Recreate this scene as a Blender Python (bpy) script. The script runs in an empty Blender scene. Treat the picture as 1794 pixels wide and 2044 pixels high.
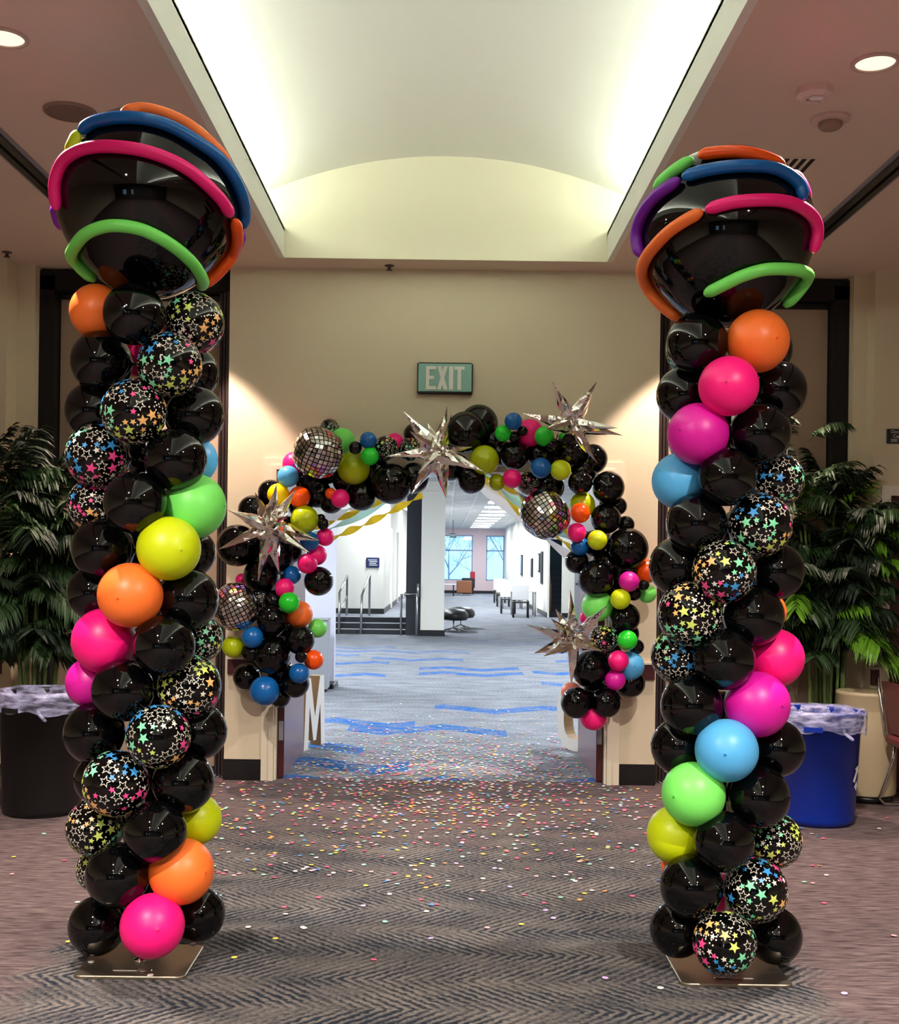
import bpy, math, random
from mathutils import Vector, Matrix
random.seed(7)
SC = bpy.context.scene
COL = SC.collection
PI = math.pi
# ------------------------------------------------------------------ camera, world, exposure
F = 2350.0; CX = 890.0; CY = 1121.0; EYE = 1.6; ROLL = 0.0131
cd = bpy.data.cameras.new('camera'); cam = bpy.data.objects.new('camera', cd); COL.objects.link(cam)
cam.matrix_world = Matrix.Translation((0, 0, EYE)) @ Matrix.Rotation(PI/2, 4, 'X') @ Matrix.Rotation(ROLL, 4, 'Z')
cd.sensor_width = 36; cd.lens = F*36/2044; cd.shift_x = (897-CX)/2044; cd.shift_y = (CY-1022)/2044
cd.clip_end = 300
SC.camera = cam
SC.view_settings.view_transform = 'Standard'; SC.view_settings.look = 'None'
SC.view_settings.exposure = 0.68; SC.view_settings.gamma = 1; SC.view_settings.use_curve_mapping = False
w = bpy.data.worlds.new('world'); SC.world = w; w.use_nodes = True
w.node_tree.nodes['Background'].inputs[0].default_value = (0.42, 0.72, 1.0, 1)
w.node_tree.nodes['Background'].inputs[1].default_value = 1.3
P_COVE = 80.0       # W per cove strip
P_DOWN = 86.0        # W per lobby downlight
P_HALL = 64.0        # W per hall light
WARM = (1.0, 0.74, 0.62); COOL = (1.0, 1.0, 0.93); HALLC = (0.86, 0.93, 1.0)

def at(px, py, Y):
    u = (px-CX)*Y/F; v = (CY-py)*Y/F
    c, s = math.cos(ROLL), math.sin(ROLL)
    return Vector((u*c-v*s, Y, EYE+u*s+v*c))
def lin(c):
    o = []
    for x in c:
        x /= 255.0
        o.append(x/12.92 if x <= 0.04045 else ((x+0.055)/1.055)**2.4)
    return tuple(o)

# cove lights (long strips lying on the cove shelf, built with the vault below)
AX = -0.03; WALLY = 8.53; CEIL = 3.715; COFY = 8.25; HW = 1.13; LIPZ = 3.926
def area(name, loc, rot, sx, sy, power, color, parent=None):
    l = bpy.data.lights.new(name, 'AREA'); l.shape = 'RECTANGLE'; l.size = sx; l.size_y = sy; l.energy = power; l.color = color
    o = bpy.data.objects.new(name, l); COL.objects.link(o); o.location = loc; o.rotation_euler = rot
    if parent: o.parent = parent; o.location = Vector(loc)-parent.location
    return o
for s in (-1, 1):
    area('cove_light', (AX+s*1.40, 0.9, LIPZ+0.035), (PI, 0, 0), 0.10, 14.2, P_COVE, COOL)

# ------------------------------------------------------------------ materials
MATS = {}
def mat(name, rgb=(128,)*3, rough=0.6, metal=0.0, spec=0.5, emis=None, es=0.0, bump=0.0, bscale=60, coat=0, sss=0, vary=0.0, vscale=4):
    if name in MATS: return MATS[name]
    m = bpy.data.materials.new(name); m.use_nodes = True; MATS[name] = m
    nt = m.node_tree; b = nt.nodes['Principled BSDF']
    c = lin(rgb)
    b.inputs['Base Color'].default_value = (*c, 1); b.inputs['Roughness'].default_value = rough
    b.inputs['Metallic'].default_value = metal; b.inputs['Specular IOR Level'].default_value = spec
    b.inputs['Coat Weight'].default_value = coat
    if sss: b.inputs['Subsurface Weight'].default_value = sss; b.inputs['Subsurface Radius'].default_value = (.03, .03, .03)
    if emis: b.inputs['Emission Color'].default_value = (*lin(emis), 1); b.inputs['Emission Strength'].default_value = es
    tc = nt.nodes.new('ShaderNodeTexCoord')
    if bump:
        n = nt.nodes.new('ShaderNodeTexNoise'); n.inputs['Scale'].default_value = bscale; n.inputs['Detail'].default_value = 3
        bp = nt.nodes.new('ShaderNodeBump'); bp.inputs['Strength'].default_value = bump; bp.inputs['Distance'].default_value = 0.01
        nt.links.new(tc.outputs['Object'], n.inputs['Vector']); nt.links.new(n.outputs['Fac'], bp.inputs['Height']); nt.links.new(bp.outputs['Normal'], b.inputs['Normal'])
    if vary:
        n = nt.nodes.new('ShaderNodeTexNoise'); n.inputs['Scale'].default_value = vscale
        mx = nt.nodes.new('ShaderNodeMix'); mx.data_type = 'RGBA'
        mx.inputs[6].default_value = (*[x*(1-vary) for x in c], 1); mx.inputs[7].default_value = (*[min(1, x*(1+vary)) for x in c], 1)
        nt.links.new(tc.outputs['Object'], n.inputs['Vector']); nt.links.new(n.outputs['Fac'], mx.inputs[0]); nt.links.new(mx.outputs[2], b.inputs['Base Color'])
    return m
M_WALL = mat('wall_paint', (218, 208, 180), .75, bump=.15, bscale=220)
M_CEIL = mat('ceiling_paint', (224, 206, 190), .85, bump=.15, bscale=260)
M_VAULT = mat('vault_paint', (232, 235, 226), .85)
M_TRIM = mat('cream_trim', (225, 218, 195), .5)
M_BASE = mat('black_base', (16, 17, 18), .35)
M_DARK = mat('dark_gap', (9, 9, 10), .8)
M_BROWN = mat('brown_frame', (44, 32, 30), .4)
M_PANEL = mat('partition_fabric', (170, 150, 128), .9, bump=.3, bscale=400)
M_MAROON = mat('maroon_laminate', (70, 20, 26), .4, vary=.15)
M_DOORF = mat('door_face', (128, 104, 116), .3, vary=.1)
M_HWALL = mat('hall_paint', (232, 230, 220), .7)
M_HCEIL = mat('hall_ceiling', (205, 208, 212), .9, bump=.2)
M_WHITE = mat('white_paint', (235, 235, 235), .5)
M_STEEL = mat('steel', (200, 200, 200), .25, 1)
M_CHROME = mat('chrome', (220, 220, 220), .08, 1)
M_GREYM = mat('grey_metal', (150, 152, 160), .5)
M_PLATE = mat('plate_metal', (170, 160, 142), .38, 1, vary=.12, vscale=8)
M_CHAR = mat('charcoal', (48, 50, 56), .8)
M_NAVY = mat('navy_sign', (20, 35, 90), .4)
M_BLACKP = mat('black_plastic', (14, 14, 15), .45, bump=.1, bscale=300)

def carpet(name, d, l, kind):
    m = bpy.data.materials.new(name); m.use_nodes = True; nt = m.node_tree; N = nt.nodes; L = nt.links
    b = N['Principled BSDF']; b.inputs['Roughness'].default_value = .95; b.inputs['Specular IOR Level'].default_value = .1
    tc = N.new('ShaderNodeTexCoord'); sp = N.new('ShaderNodeSeparateXYZ'); L.new(tc.outputs['Object'], sp.inputs[0])
    def math_(op, a, b_=None, clamp=False):
        n = N.new('ShaderNodeMath'); n.operation = op; n.use_clamp = clamp
        for i, v in enumerate((a, b_)):
            if v is None: continue
            if hasattr(v, 'links'): L.new(v, n.inputs[i])
            else: n.inputs[i].default_value = v
        return n.outputs[0]
    def noise(scale, vec=None, detail=2):
        n = N.new('ShaderNodeTexNoise'); n.inputs['Scale'].default_value = scale; n.inputs['Detail'].default_value = detail
        L.new(vec if vec else tc.outputs['Object'], n.inputs['Vector']); return n.outputs['Fac']
    def mapping(s, r=0):
        n = N.new('ShaderNodeMapping'); n.inputs['Scale'].default_value = s; n.inputs['Rotation'].default_value = (0, 0, r); L.new(tc.outputs['Object'], n.inputs[0]); return n.outputs[0]
    def mix(f, a, c):
        n = N.new('ShaderNodeMix'); n.data_type = 'RGBA'; L.new(f, n.inputs[0])
        for i, v in ((6, a), (7, c)):
            if hasattr(v, 'links'): L.new(v, n.inputs[i])
            else: n.inputs[i].default_value = (*v, 1)
        return n.outputs[2]
    tri = math_('PINGPONG', sp.outputs[1], .30)
    colm = math_('FLOOR', math_('DIVIDE', sp.outputs[1], .60))
    s = math_('ADD', sp.outputs[0], math_('MULTIPLY', tri, 1.0))
    s = math_('ADD', s, math_('MULTIPLY', noise(30, None, 4), .05))
    st = math_('SINE', math_('MULTIPLY', s, 2*PI/.05))
    st = math_('MULTIPLY_ADD', st, .5); N[-1].inputs[2].default_value = .5
    # patches where the chevrons fade or swap (loop pile texture)
    br = noise(60, None, 4)
    patch = noise(2.2, mapping((1, 2.2, 1)))
    pst = noise(3.1, mapping((1, 1.6, 1)), 3)
    amp = N.new('ShaderNodeMapRange'); L.new(pst, amp.inputs[0])
    for i, v in ((1, .38), (2, .62), (3, .12), (4, .62)): amp.inputs[i].default_value = v
    stc = math_('ADD', math_('MULTIPLY', math_('SUBTRACT', st, .5), amp.outputs[0]), .28)
    f1 = math_('ADD', stc, math_('MULTIPLY', br, .9))
    f1 = math_('ADD', f1, math_('MULTIPLY', patch, .7))
    f1 = math_('SUBTRACT', f1, .82)
    f1 = math_('MULTIPLY', f1, 1.6, True)
    c = mix(f1, d, l)
    if kind == 'lobby':
        ed = math_('SUBTRACT', math_('ABSOLUTE', math_('ADD', sp.outputs[0], .07)), 1.42)
        ed = math_('ADD', ed, math_('MULTIPLY', math_('SUBTRACT', noise(7), .5), .35))
        up = math_('SUBTRACT', sp.outputs[1], 6.6)  # far carpet turns brown-pink: warm lamp light painted into its colour
        ed = math_('MAXIMUM', math_('MULTIPLY', ed, 7), math_('MULTIPLY', math_('ADD', up, math_('MULTIPLY', math_('SUBTRACT', noise(3), .5), 3)), .8))
        ed = math_('MULTIPLY', ed, .9, True)
        f2 = math_('MULTIPLY', math_('SUBTRACT', noise(26, mapping((.35, 2.2, 1)), 4), .3), 2.2, True)
        c = mix(ed, c, mix(f2, lin((70, 57, 60)), lin((138, 122, 120))))
    fib = noise(420, mapping((1, .6, 1)), 2)
    if kind == 'hall':
        yy = math_('ADD', sp.outputs[1], math_('MULTIPLY', math_('PINGPONG', sp.outputs[0], .55), .75))
        band = math_('FLOOR', math_('DIVIDE', yy, .40))
        xx = math_('ADD', math_('DIVIDE', sp.outputs[0], 1.5), math_('MULTIPLY', math_('SINE', math_('MULTIPLY', band, 12.9)), 7.3))
        k = N.new('ShaderNodeCombineXYZ'); L.new(math_('FLOOR', xx), k.inputs[0]); L.new(band, k.inputs[1])
        wn = N.new('ShaderNodeTexWhiteNoise'); wn.noise_dimensions = '2D'; L.new(k.outputs[0], wn.inputs['Vector'])
        g = math_('GREATER_THAN', wn.outputs['Value'], .84)
        brk = math_('MULTIPLY', math_('SUBTRACT', noise(11, mapping((.5, 2.6, 1)), 4), .40), 9, True)
        g = math_('MULTIPLY', g, brk)
        fade = N.new('ShaderNodeMapRange'); L.new(sp.outputs[1], fade.inputs[0])
        for i, v in ((1, 18.), (2, 24.), (3, .95), (4, .12)): fade.inputs[i].default_value = v
        g = math_('MULTIPLY', g, fade.outputs[0])
        c = mix(g, c, lin((24, 100, 176)))
    dk = N.new('ShaderNodeMix'); dk.data_type = 'RGBA'; dk.blend_type = 'MULTIPLY'; dk.inputs[0].default_value = 1
    rr = N.new('ShaderNodeMapRange'); L.new(fib, rr.inputs[0]); rr.inputs[1].default_value = .3; rr.inputs[2].default_value = .7; rr.inputs[3].default_value = .6; rr.inputs[4].default_value = 1.3
    cc = N.new('ShaderNodeCombineColor')
    for i in range(3): L.new(rr.outputs[0], cc.inputs[i])
    L.new(c, dk.inputs[6]); L.new(cc.outputs[0], dk.inputs[7]); L.new(dk.outputs[2], b.inputs['Base Color'])
    bp = N.new('ShaderNodeBump'); bp.inputs['Strength'].default_value = .6; bp.inputs['Distance'].default_value = .006
    L.new(math_('ADD', fib, math_('MULTIPLY', st, .4)), bp.inputs['Height']); L.new(bp.outputs['Normal'], b.inputs['Normal'])
    return m
M_CARPET = carpet('lobby_carpet', lin((38, 46, 56)), lin((128, 122, 116)), 'lobby')
M_CARPET2 = carpet('hall_carpet', lin((104, 108, 116)), lin((172, 174, 180)), 'hall')

# ------------------------------------------------------------------ mesh builder
class MB:
    def __init__(s): s.v = []; s.f = []; s.m = []; s.sm = []
    def add(s, vs, fs, mi=0, smooth=False):
        o = len(s.v); s.v += [Vector(p) for p in vs]
        for f in fs: s.f.append([o+i for i in f]); s.m.append(mi); s.sm.append(smooth)
        return s
    def box(s, x0, x1, y0, y1, z0, z1, mi=0):
        vs = [(x, y, z) for x in (x0, x1) for y in (y0, y1) for z in (z0, z1)]
        return s.add(vs, [(0, 1, 3, 2), (4, 6, 7, 5), (0, 4, 5, 1), (2, 3, 7, 6), (0, 2, 6, 4), (1, 5, 7, 3)], mi)
    def bbox(s, x0, x1, y0, y1, z0, z1, b=.01, mi=0):
        # box with chamfered vertical and horizontal edges
        cx, cy, cz = (x0+x1)/2, (y0+y1)/2, (z0+z1)/2; hx, hy, hz = (x1-x0)/2, (y1-y0)/2, (z1-z0)/2
        rings = []
        for z, i in ((-hz, b), (-hz+b, 0), (hz-b, 0), (hz, b)):
            r = []
            ax, ay = hx-i, hy-i; k = b
            for p in ((ax-k, -ay), (ax, -ay+k), (ax, ay-k), (ax-k, ay), (-ax+k, ay), (-ax, ay-k), (-ax, -ay+k), (-ax+k, -ay)): r.append((cx+p[0], cy+p[1], cz+z))
            rings.append(r)
        vs = sum(rings, []); fs = []
        for k in range(3):
            for i in range(8): j = (i+1) % 8; fs.append((k*8+i, k*8+j, k*8+8+j, k*8+8+i))
        fs.append(tuple(range(7, -1, -1))); fs.append(tuple(range(24, 32)))
        return s.add(vs, fs, mi)
    def quad(s, a, b, c, d, mi=0): return s.add([a, b, c, d], [(0, 1, 2, 3)], mi)
    def tube(s, pts, r, n=10, mi=0, caps=True, closed=False):
        pts = [Vector(p) for p in pts]; R = r if isinstance(r, (list, tuple)) else [r]*len(pts)
        N_ = len(pts); vs = []; up = None
        for i, p in enumerate(pts):
            a = pts[(i-1) % N_] if (i > 0 or closed) else pts[0]; c = pts[(i+1) % N_] if (i < N_-1 or closed) else pts[-1]
            t = (c-a).normalized()
            if up is None:
                up = Vector((0, 0, 1)) if abs(t.z) < .9 else Vector((0, 1, 0))
            x = t.cross(up).normalized(); y = x.cross(t).normalized(); up = y
            for k in range(n):
                an = 2*PI*k/n; vs.append(p+x*math.cos(an)*R[i]+y*math.sin(an)*R[i])
        fs = []
        for i in range(N_ if closed else N_-1):
            j = (i+1) % N_
            for k in range(n): l = (k+1) % n; fs.append((i*n+k, i*n+l, j*n+l, j*n+k))
        if caps and not closed: fs.append(tuple(range(n-1, -1, -1))); fs.append(tuple((N_-1)*n+k for k in range(n)))
        return s.add(vs, fs, mi, True)
    def lathe(s, prof, c=(0, 0, 0), n=32, mi=0, wob=None, smooth=True):
        vs = []; fs = []
        for i, (r, z) in enumerate(prof):
            for k in range(n):
                a = 2*PI*k/n; dr, dz = wob(i, a) if wob else (0, 0)
                vs.append((c[0]+(r+dr)*math.cos(a), c[1]+(r+dr)*math.sin(a), c[2]+z+dz))
        for i in range(len(prof)-1):
            for k in range(n): l = (k+1) % n; fs.append((i*n+k, i*n+l, i*n+n+l, i*n+n+k))
        return s.add(vs, fs, mi, smooth)
    def disc(s, c, r, n=24, mi=0, down=False):
        vs = [(c[0]+r*math.cos(2*PI*k/n), c[1]+r*math.sin(2*PI*k/n), c[2]) for k in range(n)]
        f = tuple(range(n)); return s.add(vs, [f[::-1] if down else f], mi)
    def mesh(s, name, mats, off=Vector()):
        me = bpy.data.meshes.new(name); me.from_pydata([v-off for v in s.v], [], s.f); me.update()
        for m in (mats if isinstance(mats, (list, tuple)) else [mats]): me.materials.append(m)
        me.polygons.foreach_set('material_index', s.m); me.polygons.foreach_set('use_smooth', s.sm)
        return me
    def build(s, name, mats, parent=None, loc=None):
        base = wloc(parent) if parent else (Vector(loc) if loc else s.centre())
        me = s.mesh(name, mats, base)
        o = bpy.data.objects.new(name, me); COL.objects.link(o)
        if parent: o.parent = parent
        else: o.location = base
        return o
    def centre(s):
        n = len(s.v); xs = [v.x for v in s.v]; ys = [v.y for v in s.v]; zs = [v.z for v in s.v]
        return Vector(((min(xs)+max(xs))/2, (min(ys)+max(ys))/2, min(zs)))
def wloc(o):
    l = Vector(o.location)
    while o.parent: o = o.parent; l += Vector(o.location)
    return l
def tag(o, label=None, cat=None, group=None, kind=None):
    if label: o['label'] = label
    if cat: o['category'] = cat
    if group: o['group'] = group
    if kind: o['kind'] = kind
    return o
def thing(name, loc, label, cat, group=None):
    o = bpy.data.objects.new(name, None); COL.objects.link(o); o.location = loc; o.empty_display_size = .05
    return tag(o, label, cat, group)
def struct(name, mb, m, label=None): 
    o = mb.build(name, m, loc=(0, 0, 0)); o['kind'] = 'structure'
    if label: o['label'] = label
    return o
def text_mb(txt, size, m_, name, parent, origin, bold=0.0, sx=1.0, ext=.001, rot=None, space=1.0):
    cu = bpy.data.curves.new(name, 'FONT'); cu.body = txt; cu.size = size; cu.extrude = ext; cu.offset = bold; cu.align_x = 'CENTER'; cu.align_y = 'CENTER'; cu.space_line = space
    t = bpy.data.objects.new('tmp', cu); COL.objects.link(t)
    dg = bpy.context.evaluated_depsgraph_get(); me = bpy.data.meshes.new_from_object(t.evaluated_get(dg))
    bpy.data.objects.remove(t)
    R = (rot or Matrix.Rotation(PI/2, 4, 'X')) @ Matrix.Diagonal((sx, 1, 1, 1))
    me.transform(R); me.materials.clear(); me.materials.append(m_)
    o = bpy.data.objects.new(name, me); COL.objects.link(o); o.parent = parent; o.location = Vector(origin)-wloc(parent)
    return o

# ------------------------------------------------------------------ STRUCTURE: lobby
struct('floor', MB().quad((-7, -7, 0), (7, -7, 0), (7, 8.62, 0), (-7, 8.62, 0)), M_CARPET)
struct('floor', MB().quad((-9, 8.62, 0), (9, 8.62, 0), (9, 62, 0), (-9, 62, 0)), M_CARPET2)
xl, xr = AX-HW, AX+HW
c = MB()
c.box(-7, xl-.005, -7, 9.1, CEIL, CEIL+.06); c.box(xr+.005, 7, -7, 9.1, CEIL, CEIL+.06); c.box(xl-.005, xr+.005, COFY+.004, 9.1, CEIL, CEIL+.06)
c.box(xl, xr, -7, -6.5, CEIL, CEIL+.06)
struct('ceiling', c, M_CEIL)
v = MB(); y0 = -6.5
for s, x in ((-1, xl), (1, xr)):      # lip and shelf
    v.box(min(x, x+s*.04), max(x, x+s*.04), y0, COFY, CEIL-.0015, LIPZ)
    xa, xb = sorted((x, AX+s*1.66)); v.box(xa, xb, y0, COFY, LIPZ-.03, LIPZ-.01)
    v.box(min(AX+s*1.66, AX+s*1.70), max(AX+s*1.66, AX+s*1.70), y0, COFY, LIPZ-.03, 4.0)
R_ = 3.105; zc = 4.44-R_; n = 40; pr = []
for i in range(n+1):
    x = -1.68+3.36*i/n; pr.append((AX+x, zc+math.sqrt(R_*R_-x*x)))
vs = []; fs = []
for x, z in pr: vs += [(x, y0, z), (x, COFY, z)]
for i in range(n): fs.append((2*i, 2*i+1, 2*i+3, 2*i+2))
v.add(vs, fs, 0, True)
struct('ceiling', v, M_VAULT)
e = MB(); e.add([(AX-1.7, COFY, CEIL), (AX+1.7, COFY, CEIL)]+[(x, COFY, z) for x, z in reversed(pr)], [tuple(range(n+3))])
e.add([(AX-1.7, y0, CEIL), (AX+1.7, y0, CEIL)]+[(x, y0, z) for x, z in reversed(pr)], [tuple(range(n+3))])
struct('trim_1', e, mat('cream_vault_end', (238, 236, 208), .85))
# wall with doorway
WL, WR = -1.59, 1.53; DL, DR = -1.235, 1.185; DT = 2.25; WB = 8.68
wm = MB(); wm.box(WL, DL, WALLY, WB, 0, CEIL); wm.box(DR, WR, WALLY, WB, 0, CEIL); wm.box(DL, DR, WALLY, WB, DT, CEIL)
struct('wall_back', wm, M_WALL)
# casing
t = MB()
t.box(DL-.085, DL-.03, WALLY-.02, WALLY, 0, DT+.03); t.box(DL-.03, DL+.004, WALLY-.035, WALLY, 0, DT)
t.box(DR+.03, DR+.085, WALLY-.02, WALLY, 0, DT+.03); t.box(DR-.004, DR+.03, WALLY-.035, WALLY, 0, DT)
t.box(DL-.03, DR+.03, WALLY-.035, WALLY, DT, DT+.03); t.box(DL-.085, DR+.085, WALLY-.02, WALLY, DT+.03, DT+.08)
t.box(DL, DL+.02, WALLY, WB, 0, DT); t.box(DR-.02, DR, WALLY, WB, 0, DT)
struct('trim_2', t, M_TRIM)
for nm, a, b in (('baseboard_left', WL, DL-.086), ('baseboard_right', DR+.086, WR)):
    q = MB(); q.box(a, b, WALLY-.02, WALLY+.001, 0, .118); q.box(a, b, WALLY-.014, WALLY, .118, .135); q.box(a, b, WALLY-.008, WALLY, .135, .15)
    struct(nm, q, M_BASE)
# maroon bumper rail with pale cap on the narrow wall faces
for a, b in ((WL+.02, DL-.09), (DR+.09, WR-.01)):
    q = MB(); q.box(a, b, WALLY-.02, WALLY, .765, .875, 0); q.box(a, b, WALLY-.028, WALLY, .875, .89, 1)
    struct('trim_3', q, [M_MAROON, M_TRIM])
# recesses with partition panels
for s, nm in ((-1, 'left'), (1, 'right')):
    xi = WL if s < 0 else WR; xo = -3.0 if s < 0 else 2.93
    a, b = min(xi, xo), max(xi, xo)
    q = MB(); q.box(a, b, 9.0, 9.06, 0, CEIL); struct('wall_recess_'+nm, q, M_DARK)
    q = MB(); q.box(xi if s > 0 else xi-.02, xi+.02 if s > 0 else xi, 8.60, 9.0, 0, CEIL)
    q.box(*sorted((xo, xo-s*.11)), 8.62, 9.0, 0, CEIL-.06); q.box(a, b, 8.62, 9.0, CEIL-.16, CEIL-.02); struct('trim_4', q, M_DARK)
    p = thing('folding_partition', ((a+b)/2, 8.8, 0), f'beige folding partition panel parked in the {nm} wall recess', 'partition')
    q = MB(); pa, pb = sorted((xi+s*.09, xo-s*.12)); q.box(pa, pb, 8.74, 8.84, .06, CEIL-.21); q.build('partition_panel', M_PANEL, p)
    q = MB(); q.box(pa, pb, 8.72, 8.86, CEIL-.21, CEIL-.17); q.box(pa, pb, 8.73, 8.85, .0, .06); q.build('edge_rail', M_GREYM if 0 else M_BASE, p)
    q = MB()
    for k in range(3): xx = xi+s*(.012+.03*k); q.box(min(xx, xx+s*.018), max(xx, xx+s*.018), 8.57+.03*k, 8.74, 0.02, CEIL-.17)
    q.build('jamb_post', M_BROWN, p)
    # outer wall + pilaster
    q = MB(); o1 = xo; o2 = s*3.13 if s < 0 else 3.03
    q.box(*sorted((o1, o2)), WALLY, 9.06, 0, CEIL); struct('wall_'+nm+'_return', q, M_WALL)
    q = MB()
    if s < 0: q.box(-7, -3.13, 8.33, 9.06, 0, CEIL)
    else:
        q.box(3.03, 3.15, 8.38, 9.06, 0, CEIL); q.box(3.15, 4.35, 8.38, 9.06, 2.13, CEIL); q.box(4.35, 7, 8.38, 9.06, 0, CEIL)
    struct('wall_outer_'+nm, q, M_WALL)
    # ceiling track
    tx = -2.30 if s < 0 else 2.34
    q = MB(); q.box(tx-.05, tx-.012, -6, 8.6, CEIL-.022, CEIL, 0); q.box(tx+.012, tx+.05, -6, 8.6, CEIL-.022, CEIL, 0); q.box(tx-.012, tx+.012, -6, 8.6, CEIL-.004, CEIL, 1)
    q.box(tx-.075, tx-.05, -6, 8.6, CEIL-.008, CEIL, 2); q.box(tx+.05, tx+.075, -6, 8.6, CEIL-.008, CEIL, 2)
    struct('trim_5', q, [M_BASE, M_DARK, M_GREYM])
q = MB(); q.box(-7, -3.13, 8.30, 8.33, .765, .875, 0); q.box(-7, -3.13, 8.295, 8.33, .875, .89, 1); q.box(3.03, 3.084, 8.35, 8.38, .765, .875, 0); q.box(3.03, 3.084, 8.345, 8.38, .875, .89, 1)
q.box(-7, -3.13, 8.31, 8.33, 0, .13, 2); q.box(3.03, 3.084, 8.36, 8.38, 0, .13, 2)
struct('trim_6', q, [M_MAROON, M_TRIM, M_BASE])
q = MB(); q.box(-7.05, -7, -7, 9.1, 0, CEIL); struct('wall_left', q, M_WALL)
q = MB(); q.box(7, 7.05, -7, 9.1, 0, CEIL); struct('wall_right', q, M_WALL)
q = MB()
for a, b in ((-7, -4.6), (-3.7, -2.5), (-2.0, 7)): q.box(a, b, -7.05, -7, 0, CEIL)
for a, b in ((-4.6, -3.7), (-2.5, -2.0)): q.box(a, b, -7.05, -7, 0, 1.2); q.box(a, b, -7.05, -7, 2.3, CEIL)
struct('wall_front', q, mat('front_wall_shade', (70, 62, 58), .8))  # unseen wall, coloured dark so the black balloons reflect a dim room
# right maroon door in cream casing
q = MB(); q.box(3.085, 3.15, 8.35, 8.385, 0, 2.18); q.box(3.15, 4.35, 8.355, 8.385, 2.11, 2.18); q.box(4.35, 4.42, 8.355, 8.385, 0, 2.18); struct('trim_7', q, mat('door_casing', (240, 234, 220), .4))
d = tag(bpy.data.objects.new('door_1', None)); COL.objects.link(d); d.location = (3.77, 8.42, 0); d['kind'] = 'structure'; d['label'] = 'maroon door with push bar at the right edge'
q = MB(); q.box(3.15, 4.35, 8.40, 8.445, .01, 2.11); q.build('door_leaf', M_MAROON, d)
q = MB(); q.box(3.23, 4.28, 8.36, 8.40, .97, 1.025); q.box(3.24, 3.29, 8.385, 8.41, .975, 1.02); q.box(4.2, 4.25, 8.385, 8.41, .975, 1.02); q.build('push_bar', M_WHITE, d)
# open door leaves of the doorway
for s, jx in ((-1, DL+.025), (1, DR-.025)):
    d = bpy.data.objects.new('door_2' if s < 0 else 'door_3', None); COL.objects.link(d); d.location = (jx, 8.62, 0)
    d['kind'] = 'structure'; d['label'] = ('left' if s < 0 else 'right')+' maroon door leaf standing open into the hall'
    xa, xb = sorted((jx, jx-s*.045)); q = MB(); q.box(xa, xb, 8.60, 9.78, .01, DT-.02); 
    q.m = [1 if i in ((0, 1)) else 0 for i in range(len(q.f))]
    q.build('door_leaf', [M_MAROON, M_DOORF], d)
    q = MB(); q.box(xa+.006, xb-.006, 8.592, 8.60, .28, .42); q.build('hinge_plate', M_GREYM, d)
    q = MB(); xc = xb+.03 if s < 0 else xa-.03
    q.box(xc-.015, xc+.015, 8.75, 9.65, .97, 1.02); q.box(min(xc, jx), max(xc, jx), 9.55, 9.6, .98, 1.01); q.build('push_bar', M_STEEL, d)

# ------------------------------------------------------------------ STRUCTURE: hall beyond
HC = 3.30
SY = 25.6
q = MB(); q.box(-9, 9, 9.12, 62, HC, HC+.05); q.box(WL, WR, 8.75, 9.12, HC, HC+.05); struct('ceiling_hall', q, M_HCEIL)
q = MB()
for i in range(26): y = 22+i*1.5; q.box(-1.0, 3.2, y, y+.05, HC-.006, HC)
for x in (.15, .75, 1.35, 1.95, 2.55): q.box(x, x+.035, 20, 61, HC-.007, HC)
struct('trim_8', q, M_WHITE)
FY = 60.0
# far wall with two window openings
def P(px, Y): return (px-CX)*Y/F
wx = (P(884, FY), P(943, FY), P(970, FY), P(1006, FY)); wz0, wz1 = .66, 2.95
M_PINKW = mat('far_wall_paint', (232, 206, 208), .7)
q = MB(); q.box(-9, wx[0], FY, FY+.2, 0, HC); q.box(wx[1], wx[2], FY, FY+.2, 0, HC); q.box(wx[3], 9, FY, FY+.2, 0, HC)
q.box(wx[0], wx[1], FY, FY+.2, 0, wz0); q.box(wx[2], wx[3], FY, FY+.2, 0, wz0); q.box(wx[0], wx[1], FY, FY+.2, wz1, HC); q.box(wx[2], wx[3], FY, FY+.2, wz1, HC)
struct('wall_far', q, M_PINKW)
q = MB(); q.box(-9, 9, FY-.03, FY, 0, .14); struct('baseboard_far', q, M_BASE)
gm = bpy.data.materials.new('glass'); gm.use_nodes = True; nt = gm.node_tree; nt.nodes.clear()
o_ = nt.nodes.new('ShaderNodeOutputMaterial'); a_ = nt.nodes.new('ShaderNodeBsdfTransparent'); b_ = nt.nodes.new('ShaderNodeBsdfGlossy'); b_.inputs['Roughness'].default_value = .02; a_.inputs[0].default_value = (.9, .96, 1, 1)
mx = nt.nodes.new('ShaderNodeMixShader'); mx.inputs[0].default_value = .06
nt.links.new(a_.outputs[0], mx.inputs[1]); nt.links.new(b_.outputs[0], mx.inputs[2]); nt.links.new(mx.outputs[0], o_.inputs[0])
for k, (a, b) in enumerate(((wx[0], wx[1]), (wx[2], wx[3]))):
    wo = bpy.data.objects.new(f'window_{k+1}', None); COL.objects.link(wo); wo.location = ((a+b)/2, FY, wz0); wo['kind'] = 'structure'
    q = MB(); t_ = .05
    q.box(a, a+t_, FY, FY+.12, wz0, wz1); q.box(b-t_, b, FY, FY+.12, wz0, wz1); q.box(a, b, FY, FY+.12, wz0, wz0+t_); q.box(a, b, FY, FY+.12, wz1-t_, wz1); q.box(a, b, FY, FY+.12, 2.15, 2.21)
    q.build('window_frame', mat('window_frame', (120, 150, 190), .5), wo)
    q = MB(); q.box(a+t_, b-t_, FY+.06, FY+.07, wz0+t_, wz1-t_); q.build('pane', gm, wo)
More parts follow.
